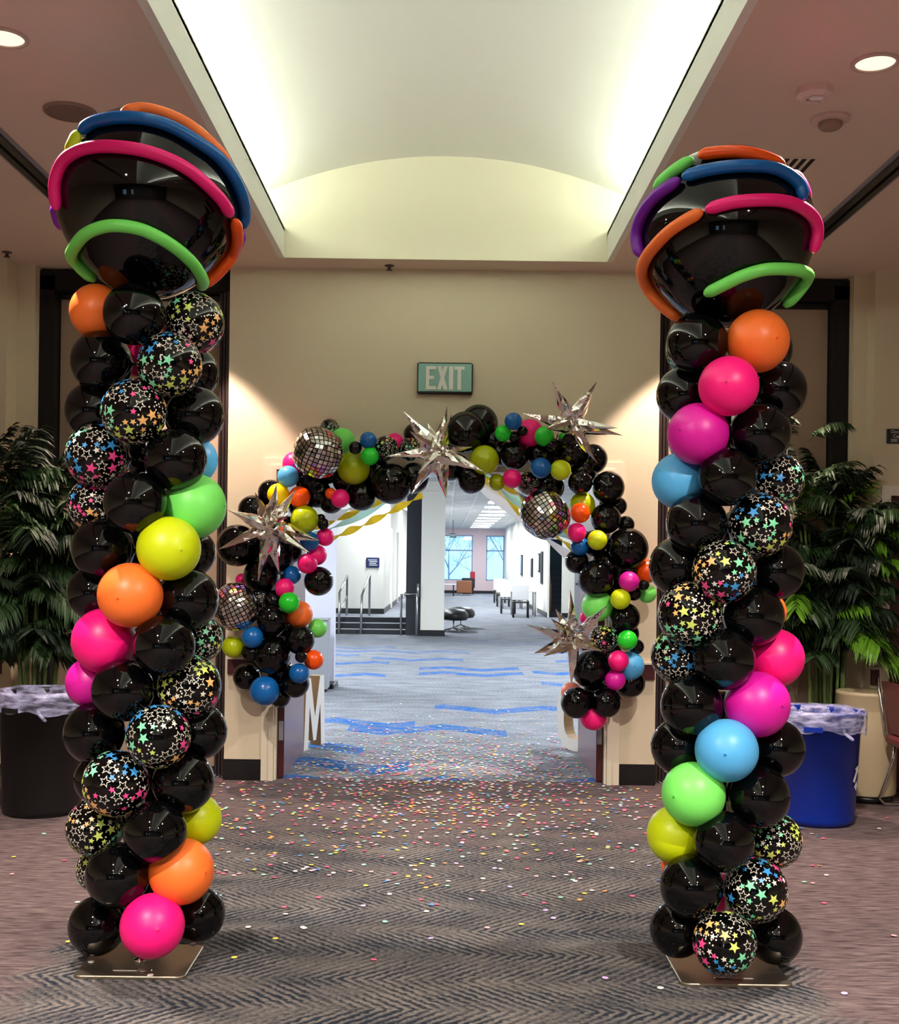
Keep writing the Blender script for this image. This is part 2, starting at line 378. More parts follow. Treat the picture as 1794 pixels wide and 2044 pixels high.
# trees outside
M_BARK = mat('bark', (150, 165, 185), .9)
random.seed(11)
def branch(mb, p, d, L, r, depth):
    e = p+d*L; mb.tube([p, (p+e)/2+Vector((random.uniform(-.04, .04)*L, 0, random.uniform(-.04, .04)*L)), e], [r, r*.8, r*.6], 5)
    if depth:
        for k in range(3):
            t = random.uniform(.35, 1); nd = (d+Vector((random.uniform(-.9, .9), random.uniform(-.3, .3), random.uniform(-.5, .6)))).normalized()
            branch(mb, p+d*L*t, nd, L*.66, r*.55, depth-1)
for k, (x, y) in enumerate(((.2, 68), (1.6, 71), (3.4, 69))):
    q = MB(); branch(q, Vector((x, y, -1)), Vector((random.uniform(-.2, .2), 0, 1)).normalized(), 2.6, .07, 6)
    tag(q.build('bare_tree', M_BARK, loc=(x, y, -1)), ['bare winter tree outside left part of the far window', 'bare winter tree seen between the two far windows', 'bare winter tree outside the right far window'][k], 'tree')
struct('floor', MB().quad((-30, 62, -1), (30, 62, -1), (30, 120, -1), (-30, 120, -1)), mat('snowy_ground', (190, 205, 220), .9))
# right long wall, stair opening, right facing wall with grey door
RX = 2.98; RY = 34.5
q = MB(); q.box(RX, RX+.06, RY, FY, 0, HC)
for yy in (38, 43, 48, 53): q.box(RX-.12, RX, yy, yy+.5, 0, HC)
struct('wall_hall_right', q, M_HWALL)
q = MB(); q.box(P(1122, RY), 9, RY, RY+.12, 0, HC); q.box(RX, P(1122, RY), RY, RY+.12, 2.30, HC); struct('wall_hall_right_front', q, M_HWALL)
q = MB(); q.box(RX-.02, RX, RY, FY, 0, .14); q.box(P(1122, RY), 9, RY-.02, RY, 0, .14); struct('baseboard_hall_right', q, M_BASE)
q = MB(); q.box(RX+.06, P(1122, RY)+.3, RY+2.2, RY+2.3, 0, 2.6); struct('wall_stairwell', q, M_CHAR)
st = thing('dark_staircase', (RX+.25, RY+.5, 0), 'dark staircase going up inside the narrow opening', 'stairs')
q = MB()
for k in range(8): q.box(RX+.07, P(1122, RY)+.25, RY+.3+.22*k, RY+.52+.22*k, 0, .17*(k+1))
q.build('step_flight', M_CHAR, st)
q = MB(); q.tube([(RX+.12, RY+.3, .9), (RX+.12, RY+1.9, 2.1)], .025, 8); q.tube([(RX+.12, RY+.32, 0.15), (RX+.12, RY+.32, .92)], .02, 8); q.build('wooden_handrail', mat('oak', (150, 95, 60), .5), st)
d = bpy.data.objects.new('door_4', None); COL.objects.link(d); d.location = (3.85, RY, 0); d['kind'] = 'structure'
q = MB(); q.box(P(1147, RY), P(1175, RY)+.3, RY-.03, RY-.001, 0, 2.1); q.build('door_leaf', M_GREYM, d)
q = MB(); q.tube([(P(1150, RY), RY-.03, 1), (P(1150, RY), RY-.1, 1), (P(1150, RY)+.08, RY-.1, 1)], .02, 8); q.build('door_handle', M_BASE, d)
# left: stairs up to a landing, wall with blue sign
LZ = .36; LX0, LX1 = -4.5, P(812, SY); LY = 27.75
s_ = bpy.data.objects.new('trim_9', None); COL.objects.link(s_); s_.location = (-2, SY, 0); s_['kind'] = 'structure'; s_['label'] = 'three dark steps with pale nosings up to the landing'
q = MB(); g = MB()
for k in range(3):
    y = SY+.3*k; z = .12*(k+1); q.box(LX0, LX1, y, LY if k == 2 else y+.32, 0, z-.02); g.box(LX0, LX1, y-.01, y+.05, z-.022, z)
q.build('step', M_CHAR, s_); g.build('step_nosing', M_STEEL, s_)
q = MB(); q.quad((LX0, SY+.65, LZ-.015), (LX1+.6, SY+.65, LZ-.015), (LX1+.6, 60, LZ-.015), (LX0, 60, LZ-.015)); struct('floor_landing', q, M_CARPET2)
q = MB(); q.box(LX1, LX1+.05, SY, 60, 0, LZ-.016); struct('wall_landing_edge', q, M_HWALL)
CX1 = P(766, LY)
q = MB(); q.box(-9, CX1-.1, LY, LY+.1, LZ-.02, HC); q.box(CX1-.1, CX1, LY, 50, LZ-.02, HC)
for yy in (31, 35, 40): q.box(CX1, CX1+.05, yy, yy+.25, LZ, 2.45)
struct('wall_hall_left', q, M_HWALL)
q = MB(); q.box(-9, CX1+.02, LY-.02, LY, LZ-.01, LZ+.11); q.box(CX1, CX1+.02, LY, 50, LZ-.01, LZ+.11); struct('baseboard_hall_left', q, M_BASE)
q = MB(); q.box(CX1-2, LX1+.05, 50, 50.1, 0, HC); struct('wall_corridor_end', q, M_HWALL)
q = MB(); q.box(-9, -4.4, 8.7, LY, 0, HC); struct('wall_hall_side_left', q, M_HWALL)
q = MB(); q.box(4.4, 9, 8.7, RY, 0, HC); struct('wall_hall_side_right', q, M_HWALL)
q = MB(); q.box(-9, WL, 9.07, 9.12, 0, HC+.5); q.box(WR, 9, 9.07, 9.12, 0, HC+.5); q.box(WL, WR, 8.69, 8.75, 2.26, HC+.4); struct('wall_hall_front', q, M_HWALL)
# charcoal post and white pillar
q = MB(); q.box(P(811, 25.5), P(841, 25.5), 25.5, 26.2, 0, HC); struct('wall_charcoal_pier', q, M_CHAR)
p = thing('white_pillar', (P(864, 25.2), 25.4, 0), 'square white pillar with black base in the middle of the hall', 'pillar')
a, b = P(840.5, 25.2), P(887.5, 25.2)
q = MB(); q.box(a, b, 25.2, 25.7, .0, 3.05); q.build('shaft', M_HWALL, p)
q = MB(); q.box(a-.02, b+.02, 25.18, 25.72, 0, .13); q.build('base', M_BASE, p)
q = MB(); q.box(a-.05, b+.05, 25.15, 25.75, 3.03, 3.10); q.box(a-.03, b+.03, 25.17, 25.73, 3.1, 3.22); q.box(a-.08, b+.08, 25.12, 25.78, 3.22, HC); q.build('capital', M_HWALL, p)

# ------------------------------------------------------------------ hall lights
M_LAMP = mat('hall_lamp', (255, 255, 255), .5, emis=(245, 250, 255), es=6)
def hall_light(x, y, lx, ly, power, label, group):
    o = thing('ceiling_light', (x, y, HC-.03), label, 'light', group)
    q = MB(); q.box(x-lx/2, x+lx/2, y-ly/2, y+ly/2, HC-.02, HC-.001); q.build('frame', M_WHITE, o)
    q = MB(); q.box(x-lx/2+.03, x+lx/2-.03, y-ly/2+.03, y+ly/2-.03, HC-.028, HC-.02); q.build('diffuser', M_LAMP, o)
    area('lamp', (x, y, HC-.06), (0, 0, 0), lx*.8, ly*.8, power, HALLC, o)
for k in range(9):
    hall_light(1.62, 33+k*3.0, .95, 1.1, P_HALL*.8, 'wide bright ceiling light panel in the row receding toward far windows', 'far hall ceiling lights')
for x in (-2.6, 2.6):
    for y in (11.5, 16, 20.5):
        hall_light(x, y, .6, 1.2, P_HALL*1.5, 'ceiling light panel of the near hall, hidden above the doorway', 'near hall ceiling lights')
for y in (24.2, 29.5, 38): hall_light(-1.15, y if y > 28 else 27.0, .4, 1.2, P_HALL, 'ceiling light over the landing beside the stairs', 'landing ceiling lights')

# ------------------------------------------------------------------ lobby downlights and ceiling devices
M_REFL = mat('downlight_reflector', (250, 235, 215), .2, .6, emis=(255, 225, 195), es=.9)
M_RIM = mat('rim_white', (200, 185, 170), .5)
def downlight(x, y, label, cone=78, pw=1.0):
    o = thing('recessed_downlight', (x, y, CEIL), label, 'light', None)
    q = MB(); q.lathe([(.098, -.001), (.098, -.008), (.082, -.010), (.080, -.001)], (x, y, CEIL)); q.build('trim_ring', M_RIM, o)
    q = MB(); q.lathe([(.081, -.003), (.06, -.0028), (.0, -.0025)], (x, y, CEIL)); q.build('reflector', M_REFL, o)
    l = bpy.data.lights.new('lamp', 'SPOT'); l.energy = P_DOWN*4*pw; l.color = WARM if cone < 90 else (1.0, .86, .78); l.spot_size = math.radians(cone); l.spot_blend = .25 if cone < 90 else .9; l.shadow_soft_size = .035
    lo = bpy.data.objects.new('lamp', l); COL.objects.link(lo); lo.parent = o; lo.location = (0, 0, -.03)
DLS = {(-1, 8.0): 'round downlight near the back wall above left partition post', (1, 8.0): 'round downlight near the back wall above right partition post',
       (-1, 4.80): 'lit round recessed downlight at the upper left corner', (1, 4.93): 'lit round recessed downlight at the upper right, above the fire strobe'}
for (s, y), lb in DLS.items(): downlight(-1.83 if s < 0 else 1.77, y, lb, 78 if y > 7 else 150, .62 if y > 7 else 1.0)
for y in (1.6, -1.6, -4.6):
    for s in (-1, 1): downlight(s*1.8, y, f'round downlight on the {"left" if s<0 else "right"} ceiling behind the camera, {["first","second","third"][[1.6,-1.6,-4.6].index(y)]} back', 160, 1.5)
# speaker
def flat_round(name, px, py, r, label, cat, m_, depth=.012):
    v_ = (CY-py); k = (CEIL-EYE)/(v_+(px-CX)*ROLL); Y = k*F; p = at(px, py, Y)
    o = thing(name, (p.x, p.y, CEIL), label, cat)
    return o, p.x, p.y
o, x, y = flat_round('ceiling_speaker', 140, 222, .11, 'flat round ceiling speaker above left big black balloon', 'speaker', M_CEIL)
MB().lathe([(.125, 0), (.123, -.01), (.112, -.012)], (x, y, CEIL)).build('rim', mat('speaker_rim', (150, 130, 115), .6), o)
MB().lathe([(.112, -.011), (.05, -.007), (0, -.006)], (x, y, CEIL)).build('grille', mat('speaker_grille', (132, 112, 98), .8, bump=.5, bscale=500), o)
o, x, y = flat_round('smoke_detector', 1657, 236, .09, 'white round smoke detector beside the fire strobe', 'smoke detector', M_WHITE)
MB().lathe([(.09, 0), (.09, -.012), (.08, -.02), (.055, -.022)], (x, y, CEIL)).build('base', mat('detector', (215, 190, 180), .5), o)
MB().lathe([(.055, -.02), (.055, -.04), (.045, -.05), (0, -.052)], (x, y, CEIL)).build('sensor_head', mat('detector2', (160, 132, 120), .5), o)
o, x, y = flat_round('fire_strobe', 1625, 178, .07, 'white fire alarm strobe reading FIRE on the right ceiling', 'fire alarm', M_WHITE)
M_STR = mat('strobe_white', (232, 208, 200), .4)
q = MB(); hh = [(.075, -.075), (.075, .05), (.05, .075), (-.05, .075), (-.075, .05), (-.075, -.05), (-.05, -.075), (.05, -.075)]
hh = [(.075*math.cos(PI/8+PI/4*k)*1.08, .075*math.sin(PI/8+PI/4*k)*1.08) for k in range(8)]
vs = [(x+a, y+b, CEIL) for a, b in hh]+[(x+a, y+b, CEIL-.03) for a, b in hh]+[(x+a*.7, y+b*.7, CEIL-.045) for a, b in hh]
q.add(vs, [(i, (i+1) % 8, 8+(i+1) % 8, 8+i) for i in range(8)]+[(8+i, 8+(i+1) % 8, 16+(i+1) % 8, 16+i) for i in range(8)]+[tuple(range(16, 24))]); q.build('housing', M_STR, o)
q = MB(); q.bbox(x-.03, x+.03, y-.045, y-.018, CEIL-.062, CEIL-.044, .006); q.build('flash_lens', mat('lens', (235, 235, 235), .1), o)
text_mb('FIRE', .038, mat('strobe_red', (150, 70, 66), .5), 'lettering', o, (x, y+.012, CEIL-.0462), rot=Matrix.Rotation(PI, 4, 'X'), ext=.0005)
o, x, y = flat_round('air_vent', 1585, 330, 0, 'slotted ceiling air vent behind right big black balloon', 'vent', M_BASE)
q = MB(); q.box(x-.10, x+.10, y-.13, y+.13, CEIL-.004, CEIL); q.build('frame', M_CEIL, o)
q = MB()
for k in range(4): q.box(x-.078+.044*k, x-.055+.044*k, y-.11, y+.11, CEIL-.006, CEIL-.003)
q.build('slot', M_DARK, o)
for (px, py, lb) in ((777, 530, 'small sprinkler head above the exit sign'), (14, 503, 'small dark sprinkler head at the far left of the ceiling')):
    o, x, y = flat_round('sprinkler', px, py, 0, lb, 'sprinkler', M_BASE)
    MB().lathe([(.035, 0), (.033, -.006), (.012, -.008), (.012, -.03), (.022, -.032), (.022, -.036), (0, -.036)], (x, y, CEIL), 20).build('head', mat('bronze', (80, 60, 55), .4), o)

# ------------------------------------------------------------------ exit sign
ex = at(888, 757, WALLY)
o = thing('exit_sign', (ex.x, WALLY, ex.z-.112), 'black framed pale green EXIT sign on the wall above the doorway', 'exit sign')
W2, H2 = .2, .113
q = MB(); q.bbox(ex.x-W2, ex.x+W2, WALLY-.05, WALLY, ex.z-H2, ex.z+H2, .008); q.build('frame', M_BASE, o)
q = MB(); q.box(ex.x-W2+.008, ex.x+W2-.008, WALLY-.053, WALLY-.05, ex.z-H2+.018, ex.z+H2-.009); q.build('face_plate', mat('exit_green', (134, 186, 174), .35), o)
q = MB(); zz0, zz1 = ex.z-.082, ex.z+.085; h_ = zz1-zz0; x0 = ex.x-.137
def poly(mb, pts, y0_, y1_):
    n_ = len(pts); vs = [(a, y0_, b) for a, b in pts]+[(a, y1_, b) for a, b in pts]
    mb.add(vs, [tuple(range(n_))]+[tuple(range(2*n_-1, n_-1, -1))]+[(i, i+n_, (i+1) % n_+n_, (i+1) % n_) for i in range(n_)])
ya, yb = WALLY-.056, WALLY-.0525
def rect(a, b, c_, d_): poly(q, [(x0+a, zz0+c_*h_), (x0+b, zz0+c_*h_), (x0+b, zz0+d_*h_), (x0+a, zz0+d_*h_)], ya, yb)
rect(0, .024, 0, 1); rect(.024, .073, .86, 1); rect(.024, .058, .44, .58); rect(.024, .073, 0, .14)
poly(q, [(x0+.082, zz1), (x0+.108, zz1), (x0+.156, zz0), (x0+.128, zz0)], ya, yb); poly(q, [(x0+.130, zz1), (x0+.156, zz1), (x0+.108, zz0), (x0+.080, zz0)], ya-.0003, yb)
rect(.166, .196, 0, 1); rect(.204, .277, .86, 1); rect(.227, .253, 0, .86)
q.build('lettering', mat('exit_letter', (232, 232, 222), .5), o)
# occupancy sign (right)
oc = at(1768, 871, 8.38)
o = thing('occupancy_sign', (oc.x+.13, 8.37, oc.z-.05), 'small black occupancy capacity sign at the right edge', 'sign')
q = MB(); q.bbox(oc.x, oc.x+.26, 8.365, 8.38, oc.z-.052, oc.z+.052, .005); q.build('plate', mat('sign_black', (32, 38, 44), .4), o)
text_mb('Occupancy\nCapacity\n300 People', .033, M_WHITE, 'lettering', o, (oc.x+.10, 8.363, oc.z), ext=.0005, space=.95)
# blue wall sign in hall
bs = at(744, 1123, LY)
o = thing('blue_wall_sign', (bs.x, LY-.02, bs.z-.12), 'small navy blue sign on the left hall wall', 'sign')
MB().bbox(bs.x-.155, bs.x+.155, LY-.03, LY, bs.z-.12, bs.z+.12, .02).build('plate', M_NAVY, o)
q = MB()
for k, (a, b) in enumerate(((-.11, .1), (-.08, .11), (-.08, .08), (-.08, .11))): q.box(bs.x+a, bs.x+b, LY-.033, LY-.03, bs.z+.055-.04*k, bs.z+.07-.04*k)
q.build('text_line', M_WHITE, o)

# ------------------------------------------------------------------ BALLOONS
def latex(name, rgb, tip, rough=.4):
    a = mat('latex_'+name, rgb, rough, spec=.46, sss=0.0, coat=0)
    b = mat('latex_tip_'+name, tip, .35)
    return a, b
LAT = {
 'black': latex('black', (3, 4, 5), (2, 2, 2), .04),
 'orange': latex('orange', (255, 122, 48), (240, 80, 10)),
 'neonorange': latex('neonorange', (255, 88, 10), (240, 60, 0), .25),
 'salmon': latex('salmon', (250, 140, 120), (240, 100, 80)),
 'pink': latex('pink', (255, 20, 130), (200, 0, 90)),
 'magenta': latex('magenta', (215, 20, 158), (150, 0, 100)),
 'blue': latex('blue', (85, 178, 235), (20, 110, 190)),
 'deepblue': latex('deepblue', (12, 100, 178), (5, 70, 130), .25),
 'green': latex('green', (125, 240, 105), (50, 190, 40)),
 'neongreen': latex('neongreen', (40, 220, 50), (10, 170, 30), .25),
 'lime': latex('lime', (204, 224, 8), (170, 190, 0)),
 'olive': latex('olive', (176, 196, 10), (140, 160, 0), .25),
 'yellow': latex('yellow', (255, 220, 0), (220, 180, 0), .25),
 'purple': latex('purple', (120, 20, 170), (90, 0, 130)),
}
CNAME = {'neonorange': 'bright orange', 'salmon': 'salmon pink', 'deepblue': 'deep blue', 'neongreen': 'bright green', 'lime': 'lime yellow', 'olive': 'lime green', 'magenta': 'magenta pink', 'star': 'black balloon printed with coloured stars'}
def balloon_prof():
    pr = [(.001, -1.12), (.045, -1.115), (.05, -1.09), (.028, -1.06), (.05, -1.02)]
    for i in range(1, 20):
        t = PI*i/20; z = -math.cos(t); r = math.sin(t)
        if z < 0: r *= 1-.04*z*z; 
        pr.append((max(r, .05), z*(.985 if z > 0 else 1.0)))
    pr += [(.045, .985), (.03, .99), (.012, .996), (.001, .998)]
    return pr
def bmesh_for(color):
    q = MB(); pr = balloon_prof(); q.lathe(pr, n=40)
    nn = 40; q.m = [1 if (i//nn) > len(pr)-5 else 0 for i in range(len(q.f))]
    return q.mesh('balloon_'+color, LAT[color])
BM = {}
M_SW = mat('print_white', (225, 222, 205), .4); STC = [(130, 225, 175), (205, 225, 110), (250, 195, 120), (245, 80, 150), (60, 150, 215)]
SM = [mat('print_%d' % i, c_, .4) for i, c_ in enumerate(STC)]
def star_balloon(seed):
    rnd = random.Random(seed); q = MB(); q.lathe(balloon_prof(), n=40)
    pts = []
    def surf(d, lift=1.006):
        z = d.z; s_ = (1-.04*z*z) if z < 0 else 1
        return Vector((d.x*s_, d.y*s_, z*(.985 if z > 0 else 1)))*lift
    def place(size, tries=60):
        for _ in range(tries):
            d = Vector((rnd.gauss(0, 1), rnd.gauss(0, 1), rnd.gauss(0, 1))).normalized()
            if abs(d.z) > .95: continue
            if all((d-p).length > (size+s2)*1.08 for p, s2 in pts): pts.append((d, size)); return d
        return None
    def shape(d, outer, inner, n_, hollow, mi):
        a = d.orthogonal().normalized(); b = d.cross(a); ph = rnd.uniform(0, 2*PI); ro = []; ri = []
        for k in range(n_):
            an = ph+2*PI*k/n_; r = outer if (k % 2 == 0 or inner is None) else inner
            ro.append((d+(a*math.cos(an)+b*math.sin(an))*math.tan(r)).normalized())
            if hollow: ri.append((d+(a*math.cos(an)+b*math.sin(an))*math.tan(r*.74)).normalized())
        if hollow:
            vs = [surf(x) for x in ro]+[surf(x) for x in ri]; q.add(vs, [(k, (k+1) % n_, n_+(k+1) % n_, n_+k) for k in range(n_)], mi)
        else:
            q.add([surf(d)]+[surf(x) for x in ro], [(0, 1+k, 1+(k+1) % n_) for k in range(n_)], mi)
    def colz(d):
        a = (math.atan2(d.y, d.x)/(2*PI)+.5+d.z*.15+rnd.uniform(-.04, .04)) % 1
        return 2+int(a*5) % 5
    for k in range(46):
        d = place(.15)
        if d: shape(d, .19, .082, 10, k % 2 == 1, 1 if k % 2 else colz(d))
    for k in range(64):
        d = place(.068, 40)
        if d: shape(d, .105, .05, 10, False, colz(d) if k % 3 else 1)
    for k in range(170):
        d = place(.026, 30)
        if d: shape(d, .030, None, 6, False, 1)
    return q.mesh('star_balloon', [LAT['black'][0], M_SW]+SM)
STARS = [star_balloon(i) for i in range(4)]
NB = [0]
def balloon(parent, pos, R, color, dirv, name='balloon', spin=None):
    NB[0] += 1
    if color == 'star': me = STARS[NB[0] % 4]
    else:
        if color not in BM: BM[color] = bmesh_for(color)
        me = BM[color]
    o = bpy.data.objects.new(name, me); COL.objects.link(o); o.parent = parent; o.location = Vector(pos)-wloc(parent)
    o.scale = (R, R, R)
    o.rotation_mode = 'QUATERNION'
    o.rotation_quaternion = Vector(dirv).to_track_quat('Z', 'Y') @ Matrix.Rotation(random.uniform(0, 6.28) if spin is None else spin, 3, 'Z').to_quaternion()
    o['label'] = CNAME[color] if color == 'star' else CNAME.get(color, color)+' balloon'
    return o
def on_sphere(px, py, c_, R, back=False):
    o_ = Vector((0, 0, EYE)); d = (at(px, py, 5)-o_).normalized(); oc_ = o_-c_
    b = d.dot(oc_); disc = b*b-(oc_.dot(oc_)-R*R)
    if disc <= 0: p = o_+d*(-b)
    else: p = o_+d*(-b+(math.sqrt(disc) if back else -math.sqrt(disc)))
    return c_+(p-c_).normalized()*R
def smooth_on(pts, c_, R, n_=8):
    out = []
    P_ = [pts[0]]+pts+[pts[-1]]
    for i in range(1, len(P_)-2):
        for k in range(n_):
            t = k/n_; p0, p1, p2, p3 = P_[i-1], P_[i], P_[i+1], P_[i+2]
            p = .5*((2*p1)+(p2-p0)*t+(2*p0-5*p1+4*p2-p3)*t*t+(3*p1-p0-3*p2+p3)*t**3)
            out.append(c_+(p-c_).normalized()*R)
    out.append(pts[-1]); return out
def modelling(parent, c_, R, tr, zpts, color, off, sc, back=None, knot=True):
    pts = []
    for i, (a, b) in enumerate(zpts):
        bk = back and i in back
        pts.append(on_sphere(off[0]+a/sc, off[1]+b/sc, c_, R+tr*.85, bool(bk)))
    pp = smooth_on(pts, c_, R+tr*.85)
    n_ = len(pp); rad = []
    L = [0]
    for i in range(1, n_): L.append(L[-1]+(pp[i]-pp[i-1]).length)
    for i in range(n_):
        e_ = min(L[i], L[-1]-L[i]); rad.append(tr*(min(1, .25+.75*math.sqrt(max(0, min(1, e_/(tr*1.3)))))))
    # denser ends
    q = MB(); q.tube(pp, rad, 14)
    o = q.build('modelling_balloon', LAT[color][0], parent); o['label'] = 'long thin '+CNAME.get(color, color)+' modelling balloon'
    return o
def column(side, label, blist, cx_px, base_px, big, tubes, zoff):
    Y0 = 4.65
    bp = at(*base_px, Y0); bp.z = 0
    col = thing('balloon_column', bp, label, 'balloon column', 'balloon columns')
    # base plate
    q = MB(); hw = .213; hd = .19; r = .03; pts = []
    for sx, sy in ((1, 1), (-1, 1), (-1, -1), (1, -1)):
        a0 = {(1, 1): 0, (-1, 1): 90, (-1, -1): 180, (1, -1): 270}[(sx, sy)]
        for k in range(6): a = math.radians(a0+18*k); pts.append((bp.x+sx*(hw-r)+r*math.cos(a), bp.y+sy*(hd-r)+r*math.sin(a)))
    n_ = len(pts); vs = [(a, b, 0.001) for a, b in pts]+[(a, b, .010) for a, b in pts]+[(bp.x+(a-bp.x)*.985, bp.y+(b-bp.y)*.985, .013) for a, b in pts]
    q.add(vs, [(i, (i+1) % n_, n_+(i+1) % n_, n_+i) for i in range(n_)]+[(n_+i, n_+(i+1) % n_, 2*n_+(i+1) % n_, 2*n_+i) for i in range(n_)]+[tuple(range(2*n_, 3*n_)), tuple(range(n_-1, -1, -1))])
    q.build('base_plate', M_PLATE, col)
    topz = at(*big[:2], Y0).z-.3
    q = MB(); q.tube([bp+Vector((0, 0, .01)), bp+Vector((0, 0, topz))], .008, 12); q.build('pole', M_WHITE, col)
    q = MB(); q.lathe([(.03, .013), (.03, .02), (.014, .024), (.014, .07), (.018, .072), (.018, .085), (.009, .09)], bp, 20); q.tube([bp+Vector((-.03, 0, .055)), bp+Vector((.03, 0, .055))], .005, 8); q.build('pole_socket', M_CHROME, col)
    q = MB(); q.bbox(bp.x-.075, bp.x+.075, bp.y-.135, bp.y-.12, .013, .017, .002); q.build('slot_handle', M_STEEL, col)
    rho = .19
    for b in blist:
        x, y, r_, color = b[:4]; fl = b[4] if len(b) > 4 else 'f'
        ax_px = cx_px+(1930-y)*ROLL
        dx = (x-ax_px)*Y0/F; dy = math.sqrt(max(0, rho*rho-dx*dx))
        dy = -dy if fl == 'f' else (dy*.8+.06 if fl == 'b' else fl)
        if fl == 'f' and abs(dx) > .16: dy = -.02
        Y = Y0+dy; p = at(x, y, Y); R = r_*Y/F*1.03
        axp = at(ax_px, y, Y0); dv = (p-axp); dv.z *= .3
        o = balloon(col, p, R, color, dv.normalized()+Vector((0, 0, random.uniform(-.12, .12))))
        if color != 'star': o.scale = (R, R, R*.985)
    # big ball
    bx, by, br = big; c_ = at(bx, by, Y0); R = br*Y0/F
    q = MB(); pr = []
    for i in range(41):
        t = PI*i/40; z = -math.cos(t); rr = math.sin(t)
        if z < -.6: z -= (abs(z)-.6)**2*.5
        pr.append((max(rr, .002)*R, z*R))
    q.lathe(pr, c_, 64); o = q.build('giant_balloon', LAT['black'][0], col); o['label'] = 'giant round black balloon'
    for t in tubes: modelling(col, c_, R, 12.0*Y0/F, t[0], t[1], zoff, 3.588, t[2] if len(t) > 2 else None)
    return col
K = 'black'; S = 'star'
LB = [(193,622,53,'orange'),(267,627,60,K),(386,645,60,S),(202,722,61,K,-.03),(339,728,62,S),(385,745,51,K,'b'),(268,700,50,'pink','b'),
 (187,820,57,K,.03),(267,822,63,S),(388,829,59,K,.0),(196,910,63,S),(350,917,61,K,-.13),(388,918,46,'blue','b'),(190,1008,53,S,.05),(270,1003,61,K),(388,1010,63,'green',-.03),
 (206,1095,62,K,-.02),(337,1095,62,'lime'),(382,1103,48,K,'b'),(188,1183,53,K,.05),(260,1188,63,'orange'),(375,1196,61,K,-.04),(207,1279,63,'pink',-.05),(328,1289,60,K),(397,1275,47,S,.09),
 (181,1362,49,'magenta',.05),(245,1378,61,K,-.13),(378,1370,62,S,-.05),(188,1463,60,K,.0),(316,1470,62,S),(398,1460,55,K,.03),(197,1555,48,K,'b'),(231,1564,64,S,-.15),(366,1561,61,K,-.08),
 (392,1635,50,'lime',.08),(190,1651,57,S,.0),(310,1661,61,K),(199,1735,45,S,'b'),(235,1747,63,K,-.13),(362,1739,64,'orange',-.10),(194,1848,57,K,.0),(396,1824,53,K,.06),(304,1848,62,'pink'),
 (300,1640,50,K,'b'),(300,1540,50,K,'b'),(290,1800,50,K,'b'),(300,1390,50,K,'b'),(290,1200,50,K,'b'),(290,1090,50,K,'b'),(290,900,50,K,'b'),(300,1480,45,K,.05),(300,1290,45,K,'b'),(290,1000,45,K,'b'),(300,800,50,K,'b')]
LT = [([(195,860),(178,760),(180,650),(230,520),(330,440),(470,405),(620,405),(800,430),(960,480),(1120,560),(1270,680),(1380,800),(1440,905)],'pink'),
 ([(350,310),(430,240),(560,205),(700,195),(870,215),(1030,270),(1200,370),(1350,480),(1460,620),(1520,760),(1540,880),(1530,995)],'deepblue'),
 ([(650,165),(740,142),(820,135),(950,165),(1100,230),(1230,325),(1340,430),(1420,520)],'orange'),
 ([(340,298),(325,345),(300,400),(270,470)],'lime'),
 ([(1465,925),(1485,1050),(1470,1180),(1410,1290),(1340,1370),(1260,1450)],'neonorange'),
 ([(440,1410),(350,1320),(300,1220),(320,1120),(400,1030),(520,980),(650,972),(800,1000),(950,1070),(1080,1160),(1180,1260),(1240,1370),(1262,1475)],'green'),
 ([(1530,1000),(1530,1060),(1490,1180)],'purple',(0,1,2)), ([(180,800),(190,880),(230,1000)],'purple',(0,1,2))]
column('left', 'tall balloon column left of the doorway, its base ending in a pink balloon', LB, 285, (281, 1932), (297, 402, 180), LT, (60, 180))
RB = [(1391,686,60,K,-.1),(1512,681,61,'orange',-.14),(1385,697,55,S,'b'),(1530,700,50,K,'b'),(1365,788,55,K,.0),(1454,771,58,'pink',-.24),(1552,779,58,K,.0),(1393,866,60,'magenta',-.16),(1517,865,60,K,-.12),
 (1385,880,50,K,'b'),(1356,960,55,'blue',-.02),(1451,952,57,K),(1549,959,54,S,.0),(1390,1045,60,K,-.1),(1516,1048,62,S,-.12),(1352,1131,57,K,.0),(1445,1141,61,S),(1548,1140,56,K,.0),
 (1377,1226,63,S,-.12),(1503,1229,60,K,-.1),(1527,1222,41,'orange','b'),(1355,1310,55,S,.0),(1445,1316,60,K,-.16),(1547,1313,57,'pink',.0),(1380,1408,61,K,-.1),(1511,1406,64,'magenta',-.12),
 (1353,1490,54,K,.0),(1450,1498,61,'blue'),(1549,1493,56,K,.0),(1384,1585,62,'green',-.14),(1513,1590,62,K,-.1),(1347,1666,56,'lime',.0),(1444,1680,59,K,-.18),(1545,1677,54,S,.0),(1362,1730,42,'orange','b'),
 (1380,1769,62,K,-.12),(1508,1777,62,S,-.12),(1445,1795,48,'pink','b'),(1352,1854,55,K,.0),(1545,1867,55,K,.0),(1446,1883,61,S),
 (1500,1740,48,K,'b'),(1460,1600,48,K,.12),(1400,1500,48,K,'b'),(1440,1420,40,K,'b'),(1470,1230,48,K,'b'),(1470,1060,40,K,'b'),(1450,860,40,K,'b'),(1380,1560,50,K,'b'),(1500,1320,50,K,'b'),(1460,1120,45,K,'b')]
